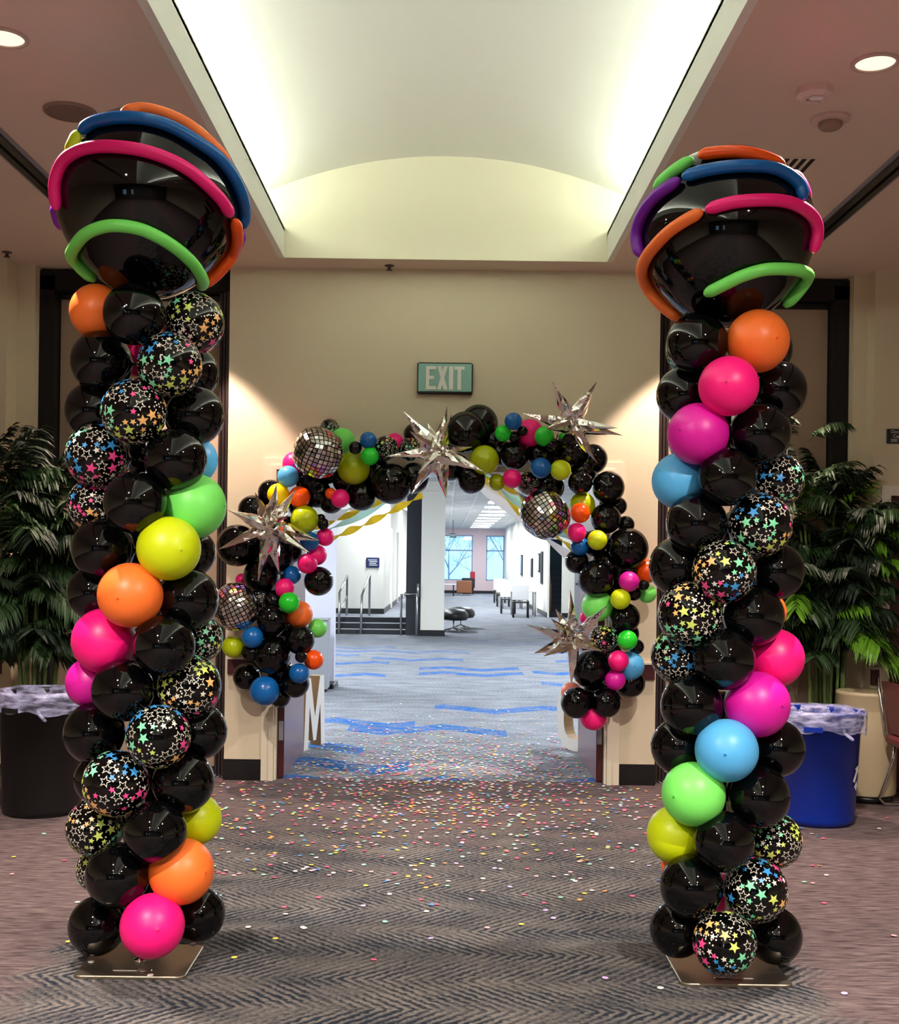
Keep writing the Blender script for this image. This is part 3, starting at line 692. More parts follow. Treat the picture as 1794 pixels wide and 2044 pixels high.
RT = [([(620,180),(750,160),(900,155),(1050,180),(1190,232),(1240,255)],'neonorange'),
 ([(590,205),(500,255),(400,330),(310,425)],'green'),
 ([(505,340),(620,300),(800,265),(1000,255),(1180,275),(1300,340),(1360,410),(1372,500)],'deepblue'),
 ([(492,350),(400,410),(300,490),(220,600),(180,720),(185,830),(215,900)],'purple'),
 ([(670,575),(850,520),(1050,500),(1250,510),(1390,570),(1460,650),(1475,740),(1440,880)],'pink'),
 ([(655,580),(540,640),(420,720),(310,830),(240,930),(220,1040),(250,1150),(320,1250),(400,1320),(480,1385)],'orange'),
 ([(665,1175),(800,1110),(950,1040),(1130,995),(1330,1000),(1410,1040),(1400,1100),(1330,1190),(1240,1270)],'green'),
 ([(1290,290),(1370,400),(1400,520)],'pink',(0,1,2))]
column('right', 'tall balloon column right of the doorway, its base ending in a star printed balloon', RB, 1449, (1449, 1935), (1449, 470, 172), RT, (1220, 260))

# ------------------------------------------------------------------ GARLAND
gar = thing('balloon_garland', (AX, 8.3, 0.75), 'organic balloon garland with foil balls and starbursts arching over the doorway', 'balloon garland')
GB = [(658,855,19,S,0),(683,880,25,'green',1),(588,926,24,'pink',1),(575,951,21,'blue',3),(540,983,25,K,1),(504,1017,28,K,1),(555.5,987,21.5,'yellow',3),(597.6,992,21,'neonorange',3),(607.6,1037,27.5,'olive',3),
(645,1046,11.6,K,3),(640,1036,10,K,2),(615,962,25,K,1),(634,985,28,K,1),(661,1001,24,K,1),(660,985,11,'neonorange',3),(679,995,18.5,'pink',3),(721,989,30,K,1),(706,934.5,32,'olive',2),(709,894,13,K,4),(734.7,879,16.5,'deepblue',4),
(738,911,17.7,'neongreen',4),(769,895,25,S,2),(474,1089,41,K,1),(548,1105,43,K,1),(592,1060,18,'olive',2),(617.7,1081,19,'deepblue',3),(649,1072,17.6,'pink',2),(632,1108,20,'pink',2),(613.7,1125,19.7,'pink',3),(636,1160,28.5,K,2),
(583,1148,18,'deepblue',2),(522,1150,36,K,1),(568,1174,19,'pink',3),(482,1157,12,'pink',0),(532,1176,13,'pink',1),(577,1203,20.4,'neongreen',4),(597,1226,26.5,'orange',2),(633.7,1254,18.5,'green',1),(518,1196,21,S,1),(547,1200,22,K,2),
(542,1239,31,K,3),(598.5,1277,29,K,3),(542,1307,38,K,2.6),(503.8,1272,21,'deepblue',4),(465,1291,21.5,'olive',3),(500,1303,18,K,3),(601,1311,12,K,4.4),(626,1317,19.3,'neonorange',3),(597,1344,19.6,'deepblue',4),(493,1351,27.5,K,1),(589,1364,28,K,2),
(528,1379,29,'deepblue',3),(558,1390,22,K,1),(570,1060,30,K,1),(600,1010,24,K,1),(655,940,26,K,1),(690,960,26,K,1),(580,1100,24,K,1),(575,1250,24,K,1),(520,1270,26,K,1),(560,1340,26,K,1),(750,940,28,K,1),
(787,883,18,'pink',1),(817,897,23,S,1),(829,867,23,K,0),(781,966,40,K,2),(826,954,30,K,1),(930,863,41,K,2),(956,845,37,K,1),(966.5,918,28.5,'olive',3),(941,957.6,27.6,K,2),(900,935,24,K,1),(1004,865,16.5,'neongreen',3),(1024.6,841,17.2,'deepblue',4),
(1027,872,12,K,3),(1043,860,10,K,3.5),(1057,864,27,'pink',2),(1086,871,19.5,'neongreen',3),(1026,908.5,29,K,2),(1076,905,28,K,1),(1102,888,14,K,3),(1130,876,20,K,2),(1140,905,27,K,2),(1183,916,29,K,1),(1079.4,934,20.3,'deepblue',4),
(1118.5,938.6,20,'lime',4),(1158,963,24,K,3),(1214,973,32,K,2),(992,963,16.5,'olive',2),(1022,955.7,18.7,'pink',3),(1056,965,23,S,1),(1098,972,28,K,1),(1162,1008,25,'olive',2),(1157.7,1024,19.5,'neonorange',4),(1233,1010,18,K,1),
(1209,1035,30,K,2),(1249,1047,17,K,1),(1150.6,1063,18.7,'pink',4),(1191.8,1078,19.4,'lime',4),(1156.7,1090,18.6,'deepblue',3),(1252,1095,41,K,2),(1185,1085,26,K,1),(1151,1121,23,K,2),(1189,1155,36,K,3),(1240,1135,34,K,1),
(1289,1140,24,'neonorange',1),(1255,1161,20,'magenta',4),(1238,1196,20,'lime',4),(1285,1168,10.5,K,3),(1265,1184,15,K,2),(1291,1185,18.5,'green',1),(1192,1209,30.5,'green',2),(1172,1233,15,'pink',1),(1247,1233,30,K,2),(1204,1277,28,S,2),
(1250,1265,25,K,1),(1251.7,1278,19.6,'neongreen',4),(1270,1291,15,K,2),(1257,1329,28,'blue',2),(1234,1319,20.3,'pink',4),(1227.6,1357.5,20.3,'magenta',3.4),(1179,1336,37,K,2),(1257,1363,30,K,1),(1140,1382,20,'salmon',1),
(1150,1403,30.5,K,3),(1210,1403,29.5,K,3),(1184.6,1430,27,'pink',2),(1210,1130,30,K,1),(1225,1190,26,K,1),(1000,905,26,K,1),(985,880,26,K,1),(1120,920,26,K,1),(1165,940,26,K,1),(1215,1310,28,K,1),(1190,1385,28,K,1)]
LY_ = lambda L: 8.40-.075*L
cg = at(890, 1150, 8.4)
for x, y, r_, color, L in GB:
    Y = min(LY_(L), 8.50-r_*8.4/F); p = at(x, y, Y); out = (p-Vector((p.x*.6, 8.9, p.z*.6+cg.z*.4)))
    balloon(gar, p, r_*Y/F*1.03, color, (out.normalized()+Vector((random.uniform(-.5, .5), -.2, random.uniform(-.5, .5)))).normalized())
# foil disco balls
TILE = [mat('foil_tile_%d' % i, c_, .16, 1) for i, c_ in enumerate([(235, 232, 228), (215, 212, 208), (245, 244, 240), (225, 220, 216), (190, 186, 184)])]
IRI = [mat('foil_iris_%d' % i, c_, .2, .8) for i, c_ in enumerate([(120, 140, 250), (150, 235, 190), (240, 235, 120), (255, 150, 150), (200, 150, 250)])]
def disco(px, py, r_, Y, seed, label, rot):
    rnd = random.Random(seed); c_ = at(px, py, Y); R = r_*Y/F; q = MB(); NN = 8; MRot = Matrix.Rotation(rot[0], 3, 'X') @ Matrix.Rotation(rot[1], 3, 'Y') @ Matrix.Rotation(rot[2], 3, 'Z')
    hot = [Vector((rnd.gauss(0, 1), -1, rnd.gauss(0, 1))).normalized() for _ in range(2)]
    for ax in range(3):
        for sg in (-1, 1):
            def pt(u, v_, lift=1.0):
                a = math.tan(u*PI/4); b = math.tan(v_*PI/4); d = Vector((a, b, 1))
                d = Vector((d[(0+ax) % 3], d[(1+ax) % 3], d[(2+ax) % 3]))*sg
                n1 = d.normalized(); cu = d/max(abs(d.x), abs(d.y), abs(d.z))
                p = n1*(1-.17)+cu*.17*.8
                # wrinkled seams
                w_ = 1+.018*math.sin(9*n1.x+seed)*math.sin(8*n1.y)+.012*math.sin(17*n1.z+3*n1.x)
                return c_+(MRot @ p)*R*w_*lift*.985
            for i in range(NN):
                for j in range(NN):
                    u0, u1 = -1+2*i/NN, -1+2*(i+1)/NN; v0, v1 = -1+2*j/NN, -1+2*(j+1)/NN; g_ = .028
                    A = [pt(u0, v0), pt(u1, v0), pt(u1, v1), pt(u0, v1)]
                    B = [pt(u0+g_, v0+g_, 1.008), pt(u1-g_, v0+g_, 1.008), pt(u1-g_, v1-g_, 1.008), pt(u0+g_, v1-g_, 1.008)]
                    B = [p+Vector((rnd.uniform(-1, 1), rnd.uniform(-1, 1), rnd.uniform(-1, 1)))*R*.006 for p in B]
                    if sg < 0: A.reverse(); B.reverse()
                    q.add(A, [(0, 1, 2, 3)], 0, True)
                    d = (B[0]-c_).normalized(); mi = 1+rnd.choice((0, 0, 1, 2, 3, 4, 4))
                    for h in hot:
                        if (d-h).length < .36 and rnd.random() < .6: mi = 6+int((d.x-h.x+d.z-h.z+1)*3.2+rnd.random()) % 5
                    q.add(B, [(0, 1, 2, 3)], mi)
    o = q.build('disco_ball_balloon', [LAT['black'][0]]+TILE+IRI, gar); o['label'] = label
disco(634, 903, 52, 8.05, 1, 'silver mirror tile foil ball', (.5, .4, .3)); disco(1087, 1027, 50, 8.05, 2, 'silver mirror tile foil ball', (.3, .8, .7)); disco(469, 1211, 48, 8.1, 3, 'silver mirror tile foil ball', (.6, -.3, .5))
# foil starbursts
M_FOIL = mat('silver_foil', (242, 240, 236), .07, 1, bump=.2, bscale=30)
def starburst(cpx, Y, tips, seed, extra):
    rnd = random.Random(seed); c_ = at(*cpx, Y); k = Y/F
    lens = [math.hypot(a-cpx[0], b-cpx[1]) for a, b in tips]; L0 = max(lens)*1.02
    q = MB(); q2 = []
    for i, (a, b) in enumerate(tips):
        d2 = lens[i]; dy = math.sqrt(max(0, L0*L0-d2*d2))*k*(.75)
        dy = -dy if i % 3 != 2 else dy*.35
        q2.append(at(a, b, Y+dy) if abs(dy) > .01 else at(a, b, Y))
    for e_ in extra: q2.append(c_+Vector(e_).normalized()*L0*k)
    for tip in q2:
        ax = tip-c_; L = ax.length; ax.normalize(); x = ax.orthogonal().normalized(); y_ = ax.cross(x)
        ns = 8; ph = rnd.uniform(0, 6.28); rings = [(.0, .03), (.12, .085), (.24, .098), (.38, .085), (.52, .066), (.66, .046), (.8, .026), (.92, .012), (1, .002)]
        vs = []
        for ri, (t, r) in enumerate(rings):
            for kk in range(ns):
                an = ph+2*PI*kk/ns; rr = r*L0*k*1.45*(1 if kk % 4 else 1.35)
                if ri < 5: rr *= 1+rnd.uniform(-.2, .2)
                vs.append(c_+ax*L*(t+(rnd.uniform(-.012, .012) if 0 < ri < 6 else 0))+(x*math.cos(an)+y_*math.sin(an)*.8)*rr)
        fs = [(i*ns+kk, i*ns+(kk+1) % ns, (i+1)*ns+(kk+1) % ns, (i+1)*ns+kk) for i in range(len(rings)-1) for kk in range(ns)]
        o_ = len(q.f); q.add(vs, fs, 0, False)
    o = q.build('starburst_balloon', M_FOIL, gar); o['label'] = 'spiky silver foil starburst balloon'
    for e in o.data.edges: pass
    return o
starburst((538, 1051), 8.02, [(551.6,967),(590,978),(509,983),(453,1017),(437,1096),(638,1079),(618,1103),(515,1160),(557,1143),(572,1030)], 1, [(.2, 1, .3), (-.4, .8, -.4)])
starburst((874, 900), 8.02, [(806,822),(892.5,811),(854,845),(818,861),(770,911),(942,892),(963,940),(821,988),(890,994),(834,946),(901,826)], 2, [(.2, 1, -.3)])
starburst((1140, 848), 8.02, [(1102.5,761),(1191,762),(1167,780),(1044,825),(1233,854),(1242,869),(1089,856),(1192,925)], 3, [(.2, 1, .3), (-.3, 1, -.5)])
starburst((1145.5, 1278), 8.02, [(1137.6,1177),(1213,1208),(1109,1216),(1099,1234),(1051,1247),(1066,1304),(1203,1300),(1085,1310),(1139.6,1369)], 4, [(.5, 1, .3)])

# ------------------------------------------------------------------ streamers (crepe) just inside the doorway
def streamer(p0, p1, sag, width, twists, color, name, label, gr):
    q = MB(); p0 = at(*p0); p1 = at(*p1); n_ = 60; d = (p1-p0).normalized(); up = Vector((0, 0, 1)); side = d.cross(up).normalized(); up2 = side.cross(d)
    vs = []
    for i in range(n_+1):
        t = i/n_; p = p0.lerp(p1, t)+Vector((0, 0, -sag*4*t*(1-t))); a = twists*PI*t; w_ = (up2*math.cos(a)+side*math.sin(a))*width/2
        vs += [p-w_, p+w_]
    q.add(vs, [(2*i, 2*i+1, 2*i+3, 2*i+2) for i in range(n_)], 0, True)
    tag(q.build(name, color, loc=p0), label, 'streamer', gr)
def crepe(name, rgb):
    m = bpy.data.materials.new(name); m.use_nodes = True; nt = m.node_tree; nt.nodes.clear(); c = (*lin(rgb), 1)
    o = nt.nodes.new('ShaderNodeOutputMaterial'); d = nt.nodes.new('ShaderNodeBsdfDiffuse'); t = nt.nodes.new('ShaderNodeBsdfTranslucent'); mx = nt.nodes.new('ShaderNodeMixShader'); mx.inputs[0].default_value = .5
    d.inputs[0].default_value = c; t.inputs[0].default_value = c
    nt.links.new(d.outputs[0], mx.inputs[1]); nt.links.new(t.outputs[0], mx.inputs[2]); nt.links.new(mx.outputs[0], o.inputs[0]); return m
CY_ = crepe('crepe_yellow', (255, 215, 60)); CM_ = crepe('crepe_mint', (190, 235, 225)); CW_ = crepe('crepe_white', (242, 240, 244))
G1, G2 = 'crepe streamers left of the pillar', 'crepe streamers right of the pillar'
def st2(x0, y0, x1, y1, Yd, sag, wd, tw, m_, label, g):      # from the back of the lintel down to the top of an open door leaf
    sl = (y1-y0)/(x1-x0); xe = CX+(-1.145 if g is G1 else 1.10)*F/Yd
    xs = x0-(x1-x0)*.22
    streamer((xs, y0+sl*(xs-x0), 8.77), (xe, y0+sl*(xe-x0), Yd), sag, wd, tw, m_, 'crepe_streamer', label, g)
st2(806, 1003, 640, 1078, 9.45, .03, .06, 5, CY_, 'twisted yellow crepe streamer, lowest of those on the left side', G1)
st2(790, 988, 640, 1060, 9.3, .02, .075, 2, CM_, 'mint crepe streamer just above the twisted yellow one', G1)
st2(760, 985, 640, 1032, 9.15, .02, .09, 3, CW_, 'white crepe streamer under the left balloons', G1)
st2(770, 992, 640, 1046, 9.0, .02, .05, 4, CY_, 'short yellow crepe streamer behind the white left streamer', G1)
st2(955, 950, 1150, 1118, 9.6, .05, .11, 1, CW_, 'lowest white crepe drape on the right side', G2)
st2(960, 945, 1150, 1098, 9.45, .04, .10, 2, CY_, 'broad yellow crepe streamer falling right behind the foil ball', G2)
st2(975, 945, 1150, 1082, 9.3, .04, .08, 3, CM_, 'mint crepe streamer beside the broad yellow one', G2)
st2(985, 940, 1150, 1060, 9.15, .05, .09, 4, CW_, 'white crepe streamer upper right behind the balloons', G2)
st2(1000, 955, 1150, 1066, 9.0, .04, .06, 5, CY_, 'twisted yellow crepe streamer behind the small pink balloon', G2)
st2(1000, 950, 1150, 1050, 8.88, .05, .05, 2, mat('crepe_grey', (120, 122, 132), .8), 'grey crepe streamer among the right streamers', G2)

# ------------------------------------------------------------------ bins
M_LINER = bpy.data.materials.new('bin_liner'); M_LINER.use_nodes = True; nt = M_LINER.node_tree; b_ = nt.nodes['Principled BSDF']
b_.inputs['Base Color'].default_value = (*lin((196, 198, 238)), 1); b_.inputs['Roughness'].default_value = .25; b_.inputs['Alpha'].default_value = .5
tcn = nt.nodes.new('ShaderNodeTexCoord'); nz = nt.nodes.new('ShaderNodeTexNoise'); nz.inputs['Scale'].default_value = 9; mp = nt.nodes.new('ShaderNodeMapping'); mp.inputs['Scale'].default_value = (1, 1, 3)
mr = nt.nodes.new('ShaderNodeMapRange'); mr.inputs[1].default_value = .35; mr.inputs[2].default_value = .65; mr.inputs[3].default_value = .12; mr.inputs[4].default_value = .75
nt.links.new(tcn.outputs['Object'], mp.inputs[0]); nt.links.new(mp.outputs[0], nz.inputs['Vector']); nt.links.new(nz.outputs['Fac'], mr.inputs[0]); nt.links.new(mr.outputs[0], b_.inputs['Alpha'])
bpn = nt.nodes.new('ShaderNodeBump'); bpn.inputs['Strength'].default_value = 1; bpn.inputs['Distance'].default_value = .02; nt.links.new(nz.outputs['Fac'], bpn.inputs['Height']); nt.links.new(bpn.outputs[0], b_.inputs['Normal'])
def bin_(x, y, rb, rt, h, m_, label, name, seed):
    o = thing(name, (x, y, 0), label, 'bin')
    q = MB(); q.lathe([(0, .012), (rb-.03, 0.003), (rb-.02, .0), (rb-.004, .025), (rb, .04), (rt, h-.10), (rt+.004, h-.10), (rt+.014, h-.085), (rt+.016, h-.012), (rt+.022, h-.01), (rt+.022, h), (rt-.01, h), (rt-.012, h-.02), (rb-.02, .03), (0, .03)], (x, y, 0), 56); q.build('bin_body', m_, o)
    for s, an in ((1, -PI*.62), (-1, PI*.38)):
        q = MB(); cxh, cyh = x+(rt+.026)*math.cos(an), y+(rt+.026)*math.sin(an); tx_, ty_ = -math.sin(an), math.cos(an); nx, ny = math.cos(an), math.sin(an)
        vs = []
        for a in (-.055, .055):
            for b2 in (-.02, .018):
                for c2 in (h-.105, h-.075): vs.append((cxh+tx_*a+nx*b2, cyh+ty_*a+ny*b2, c2))
        q.add(vs, [(0, 1, 3, 2), (4, 6, 7, 5), (0, 4, 5, 1), (2, 3, 7, 6), (0, 2, 6, 4), (1, 5, 7, 3)]); q.build('handle', m_, o)
    rnd = random.Random(seed); ph = [rnd.uniform(0, 6.28) for _ in range(6)]
    def wob(i, a):
        if i < 3: return (.012*math.sin(7*a+ph[0])+.008*math.sin(15*a+ph[1])-.01, 0)
        k = (i-3)/5
        return (.006*math.sin(13*a+ph[2])*(k)+.004*math.sin(29*a+ph[3]), (.012*math.sin(3*a+ph[4])+.01*math.sin(8*a+ph[5]))*k)
    q = MB(); q.lathe([(rt-.05, h-.25), (rt-.035, h-.1), (rt-.02, h-.03), (rt-.002, h+.012), (rt+.024, h+.012), (rt+.034, h-.005), (rt+.036, h-.05), (rt+.034, h-.085), (rt+.030, h-.115)], (x, y, 0), 96, wob=wob)
    a = -PI*.42; pk = Vector((x+(rt+.04)*math.cos(a), y+(rt+.04)*math.sin(a), h-.11))
    q.tube([pk+Vector((-.01, 0, .02)), pk+Vector((.01, -.012, -.005)), pk+Vector((.04, -.02, -.03)), pk+Vector((.05, -.02, -.035))], [.012, .01, .011, .004], 8)
    q.build('plastic_liner', M_LINER, o)
    return o
bl = at(1651, 1648, 7.13)
ob = bin_(bl.x+.015, 7.40, .232, .262, .70, mat('blue_plastic', (0, 42, 150), .35, vary=.05), 'blue round recycling bin with a clear bag beside right column', 'recycling_bin', 4)
# recycling mark (three arrows) near the right side of the bin
q = MB(); ac = -.52; bx_, by_ = bl.x+.015, 7.40
def bpnt(u, z): an = ac+u/.25; rr = .232+(.262-.232)*(z/.6)+.003; return (bx_+rr*math.cos(an), by_+rr*math.sin(an), z)
for k in range(3):
    a0 = PI/2+k*2*PI/3; A = Vector((math.cos(a0), math.sin(a0)))*.10; B = Vector((math.cos(a0-2*PI/3), math.sin(a0-2*PI/3)))*.10
    p = A.lerp(B, .2); r = A.lerp(B, .62); tpt = A.lerp(B, .86); nrm = Vector((-(B-A).y, (B-A).x)).normalized()
    P2 = [p+nrm*.014, r+nrm*.014, r+nrm*.034, tpt, r-nrm*.034, r-nrm*.014, p-nrm*.014]
    q.add([bpnt(v_.x, .30+v_.y) for v_ in P2], [(0, 1, 5, 6), (2, 3, 4)])
q.build('recycling_mark', M_WHITE, ob)
kb = at(52, 1655, 7.1)
bin_(kb.x, 7.38, .235, .262, .755, M_BLACKP, 'black round trash can with clear bag at left edge', 'trash_can', 8)
# beige cylinder bin
x, y = at(1729, 1480, 8.12).x, 8.12
o = thing('sand_top_bin', (x, y, 0), 'beige cylindrical bin with open round top behind blue bin', 'bin')
M_BEI = mat('beige_shell', (205, 188, 152), .4)
q = MB(); q.lathe([(.19, .05), (.196, .06), (.198, .62), (.1985, .622), (.1985, .628), (.2, .63), (.2, .72), (.205, .725), (.205, .742), (.195, .748), (.15, .748), (.11, .735), (.10, .60), (0, .6)], (x, y, 0), 56); q.build('shell', M_BEI, o)
q = MB(); q.lathe([(0, .0), (.18, 0), (.18, .05), (0, .05)], (x, y, 0), 48); q.build('black_foot', M_BASE, o)
q = MB(); q.lathe([(0, .64), (.10, .64)], (x, y, 0), 32); q.build('inner_tray', M_DARK, o)
q = MB(); an = -PI*.40; q.bbox(x+.2*math.cos(an)-.015, x+.2*math.cos(an)+.015, y+.2*math.sin(an)-.006, y+.2*math.sin(an)+.004, .685, .693, .001); q.build('latch', M_BASE, o)

# ------------------------------------------------------------------ palms
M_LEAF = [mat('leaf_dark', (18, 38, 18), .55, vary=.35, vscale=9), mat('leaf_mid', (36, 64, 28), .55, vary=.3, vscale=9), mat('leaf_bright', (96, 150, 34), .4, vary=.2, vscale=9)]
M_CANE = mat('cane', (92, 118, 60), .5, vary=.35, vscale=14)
def frond(mb, base, d, L, rnd, mi, droop=.5):
    d = Vector(d).normalized(); side = d.cross(Vector((0, 0, 1))).normalized(); pts = []; p = Vector(base); dd = d.copy(); n_ = 10
    for i in range(n_+1): pts.append(p.copy()); dd = (dd+Vector((0, 0, -droop/n_*1.6))).normalized(); p = p+dd*L/n_
    mb.tube(pts, [.004*(1-.08*i) for i in range(n_+1)], 4, mi)
    for i in range(2, n_+1):
        t = i/n_; T = (pts[i]-pts[i-1]).normalized()
        for s in (-1, 1):
            for sub in (0, .33, .66) if i < n_ else (0,):
                q0 = pts[i]-T*L/n_*sub
                ll = L*.50*(1-.55*abs(t-.5)*1.4)*rnd.uniform(.85, 1.1); w_ = .0085+.006*rnd.random()
                ld = (T*.75+side*s*.85+Vector((0, 0, -.25+rnd.uniform(-.2, .15)))).normalized(); wn = ld.cross(Vector((0, 0, 1))).normalized()*w_
                wn = (wn+Vector((0, 0, rnd.uniform(-.012, .012))))
                a = q0; b = q0+ld*ll*.35; c2 = q0+ld*ll*.7+Vector((0, 0, -.02)); e_ = q0+ld*ll+Vector((0, 0, -.06*ll/.15))
                up = Vector((0, 0, .003))
                mb.add([a, b-wn, b+up, b+wn, c2-wn*.75, c2+up, c2+wn*.75, e_], [(0, 2, 1), (0, 3, 2), (1, 2, 5, 4), (2, 3, 6, 5), (4, 5, 7), (5, 6, 7)], mi)
            if i == n_: break
def palm(x, y, label, seed, hmax, width, canes, bright, flip=1, zlow=1.0):
    rnd = random.Random(seed); o = thing('potted_palm', (x, y, 0), label, 'plant', None)
    q = MB(); q.lathe([(0, 0), (.13, 0), (.15, .02), (.195, .38), (.205, .385), (.205, .42), (.19, .425), (.18, .38), (0, .37)], (x, y, 0), 40); q.build('planter_pot', mat('pot_black', (18, 18, 20), .35), o)
    fr = 0
    for k in range(canes):
        a = rnd.uniform(0, 2*PI); r = .12*math.sqrt(rnd.random()); bx, by = x+r*math.cos(a), y+r*math.sin(a)*.8; h = hmax*rnd.uniform(.50, .86)
        lean = Vector((r*math.cos(a)*rnd.uniform(.6, 1.8)+rnd.uniform(-.05, .05), r*math.sin(a)*.5, 0)); pts = []; rad = []
        for i in range(25): t = i/24; pts.append((bx+lean.x*t*t, by+lean.y*t*t, .37+(h-.37)*t)); rad.append(.0135*(1-.45*t)*(1.18 if i % 4 == 0 else 1))
        q = MB(); q.tube(pts, rad, 8); q.build('cane', M_CANE, o)
        top = Vector(pts[-1])
        for j in range(10):
            t = rnd.uniform(.3, 1) if j < 7 else 1; p = Vector(pts[int(t*24)])
            if p.z < zlow: continue
            an = rnd.uniform(0, 2*PI); el = rnd.uniform(.1, 1.3) if t > .8 else rnd.uniform(-.1, .7)
            d = Vector((math.cos(an)*math.cos(el), math.sin(an)*math.cos(el)*.7, math.sin(el)))
            L = rnd.uniform(.34, .52)*width
            L = min(L, (hmax-p.z)*1.3+.25)
            d.y = min(d.y, (8.22-p.y)/L-.12) if y < 8.2 else (min(d.y, (8.70-p.y)/L-.12) if p.x+d.x*L < 2.7 else -abs(d.y)-.35)
            if (x < 0 and False): pass
            q = MB(); frond(q, p, d, L, rnd, 0, .45); fr += 1
            for v_ in q.v:
                lim = 8.24 if v_.x < -3.08 else (8.28 if v_.x > 2.98 else (8.46 if (v_.x < -2.85 or v_.x > 2.78) else 8.66))
                if v_.y > lim: v_.y = lim-.25*min(.2, v_.y-lim)
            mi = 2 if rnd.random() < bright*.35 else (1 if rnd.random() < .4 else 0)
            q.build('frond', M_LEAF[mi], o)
    return o, rnd
o, rnd = palm(at(72, 1300, 8.05).x, 8.05, 'dark green potted bamboo palm at left behind black trash can', 5, 2.62, 1.0, 14, .1)
o, rnd = palm(at(1632, 1300, 8.30).x+.07, 8.47-.12, 'green potted bamboo palm at right behind blue bin', 17, 2.52, 1.0, 16, .35)
for (px, py, dx) in ((1700, 1265, (.25, -.5, .25)), (1715, 1060, (.6, -.4, .2)), (1740, 1075, (.5, -.5, -.1)), (1610, 1000, (-.5, -.5, .1)), (1600, 880, (-.2, -.3, .8)), (1585, 1150, (-.5, -.4, .3)), (1620, 1190, (-.2, -.5, .2)), (1640, 880, (.3, -.3, .6)), (1590, 930, (-.6, -.3, .4))):
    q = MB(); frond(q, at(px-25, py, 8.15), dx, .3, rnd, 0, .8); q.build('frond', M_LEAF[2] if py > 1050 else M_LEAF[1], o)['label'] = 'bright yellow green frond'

# ------------------------------------------------------------------ chair at right edge
cx_, cy_ = 3.16, 7.66
o = thing('stacking_chair', (cx_, cy_, 0), 'maroon padded chair with chrome sled legs at the right edge', 'chair')
M_MPAD = mat('maroon_vinyl', (92, 20, 32), .4)
q = MB(); q.bbox(cx_-.21, cx_+.23, cy_-.22, cy_+.22, .42, .49, .02); q.build('seat', M_MPAD, o)
q = MB()
for i in range(2): pass
vs = []
for (xx, zz) in ((-.19, .50), (-.15, .50), (-.21, .84), (-.245, .84)): vs += [(cx_+xx, cy_-.2, zz), (cx_+xx, cy_+.2, zz)]
q.add(vs, [(0, 1, 3, 2), (2, 3, 5, 4), (4, 5, 7, 6), (6, 7, 1, 0), (0, 2, 4, 6), (1, 7, 5, 3)]); q.build('backrest', M_MPAD, o)
for s in (-1, 1):
    yy = cy_+s*.235
    q = MB(); q.tube([(cx_-.255, yy, .86), (cx_-.2, yy, .5), (cx_-.16, yy, .43), (cx_+.1, yy, .42), (cx_+.2, yy, .36), (cx_+.22, yy, .06), (cx_+.18, yy, .014), (cx_-.2, yy, .014), (cx_-.235, yy, .05), (cx_-.15, yy, .3), (cx_-.13, yy, .43)], .011, 10); q.build('chrome_frame', M_CHROME, o)

# ------------------------------------------------------------------ cut-out letters inside the doorway
M_LW = mat('letter_white', (238, 236, 230), .4); M_LB = mat('letter_edge', (150, 118, 78), .6)
def extr(pts, holes, org, ux, th, name, label, closed_pts=None):
    # pts: outline in (s,z); built as strips between outer and inner loops when a hole is given
    ux = Vector(ux).normalized(); nz_ = ux.cross(Vector((0, 0, 1))); org = Vector(org)
    def W(s_, z_, k): return org+ux*s_+Vector((0, 0, z_))+nz_*(th*(k-.5))
    q = MB(); n_ = len(pts)
    if holes:
        h = holes
        for k in (0, 1):
            vs = [W(*p, k) for p in pts]+[W(*p, k) for p in h]; q.add(vs, [(i, (i+1) % n_, n_+(i+1) % n_, n_+i) for i in range(n_)], 0)
        for L in (pts, h): q.add([W(*p, 0) for p in L]+[W(*p, 1) for p in L], [(i, (i+1) % n_, n_+(i+1) % n_, n_+i) for i in range(n_)], 1)
    else:
        q.add([W(*p, 0) for p in pts], [tuple(range(n_))], 0); q.add([W(*p, 1) for p in pts], [tuple(range(n_))], 0)
        q.add([W(*p, 0) for p in pts]+[W(*p, 1) for p in pts], [(i, (i+1) % n_, n_+(i+1) % n_, n_+i) for i in range(n_)], 1)
    return tag(q.build(name, [M_LW, M_LB], loc=org), label, 'letter')
H_ = .60
N_PTS = [(0, 0), (.09, 0), (.115, .36), (.20, .06), (.26, .06), (.345, .36), (.37, 0), (.46, 0), (.42, H_), (.33, H_), (.23, .26), (.13, H_), (.04, H_)]
pL = at(636, 1488, 9.95); pL.z = 0
extr(N_PTS, None, (pL.x-.16, 9.85, 0), (.15, .5, 0), .10, 'cutout_letter', 'white standing cut-out letter inside the doorway at left')
ob_, ib_ = [], []
for k in range(28):
    a = 2*PI*k/28; ca, sa = math.cos(a), math.sin(a); f_ = lambda v_, e_: math.copysign(abs(v_)**e_, v_)
    ob_.append((.24+.24*f_(ca, .8), .30+.30*f_(sa, .8))); ib_.append((.24+.14*f_(ca, .7), .30+.20*f_(sa, .7)))
pR = at(1119, 1440, 9.9)
extr(ob_, ib_, (pR.x+.04, 10.25, 0), (.30, -.5, 0), .10, 'cutout_letter', 'white standing rounded cut-out letter inside the doorway at right')

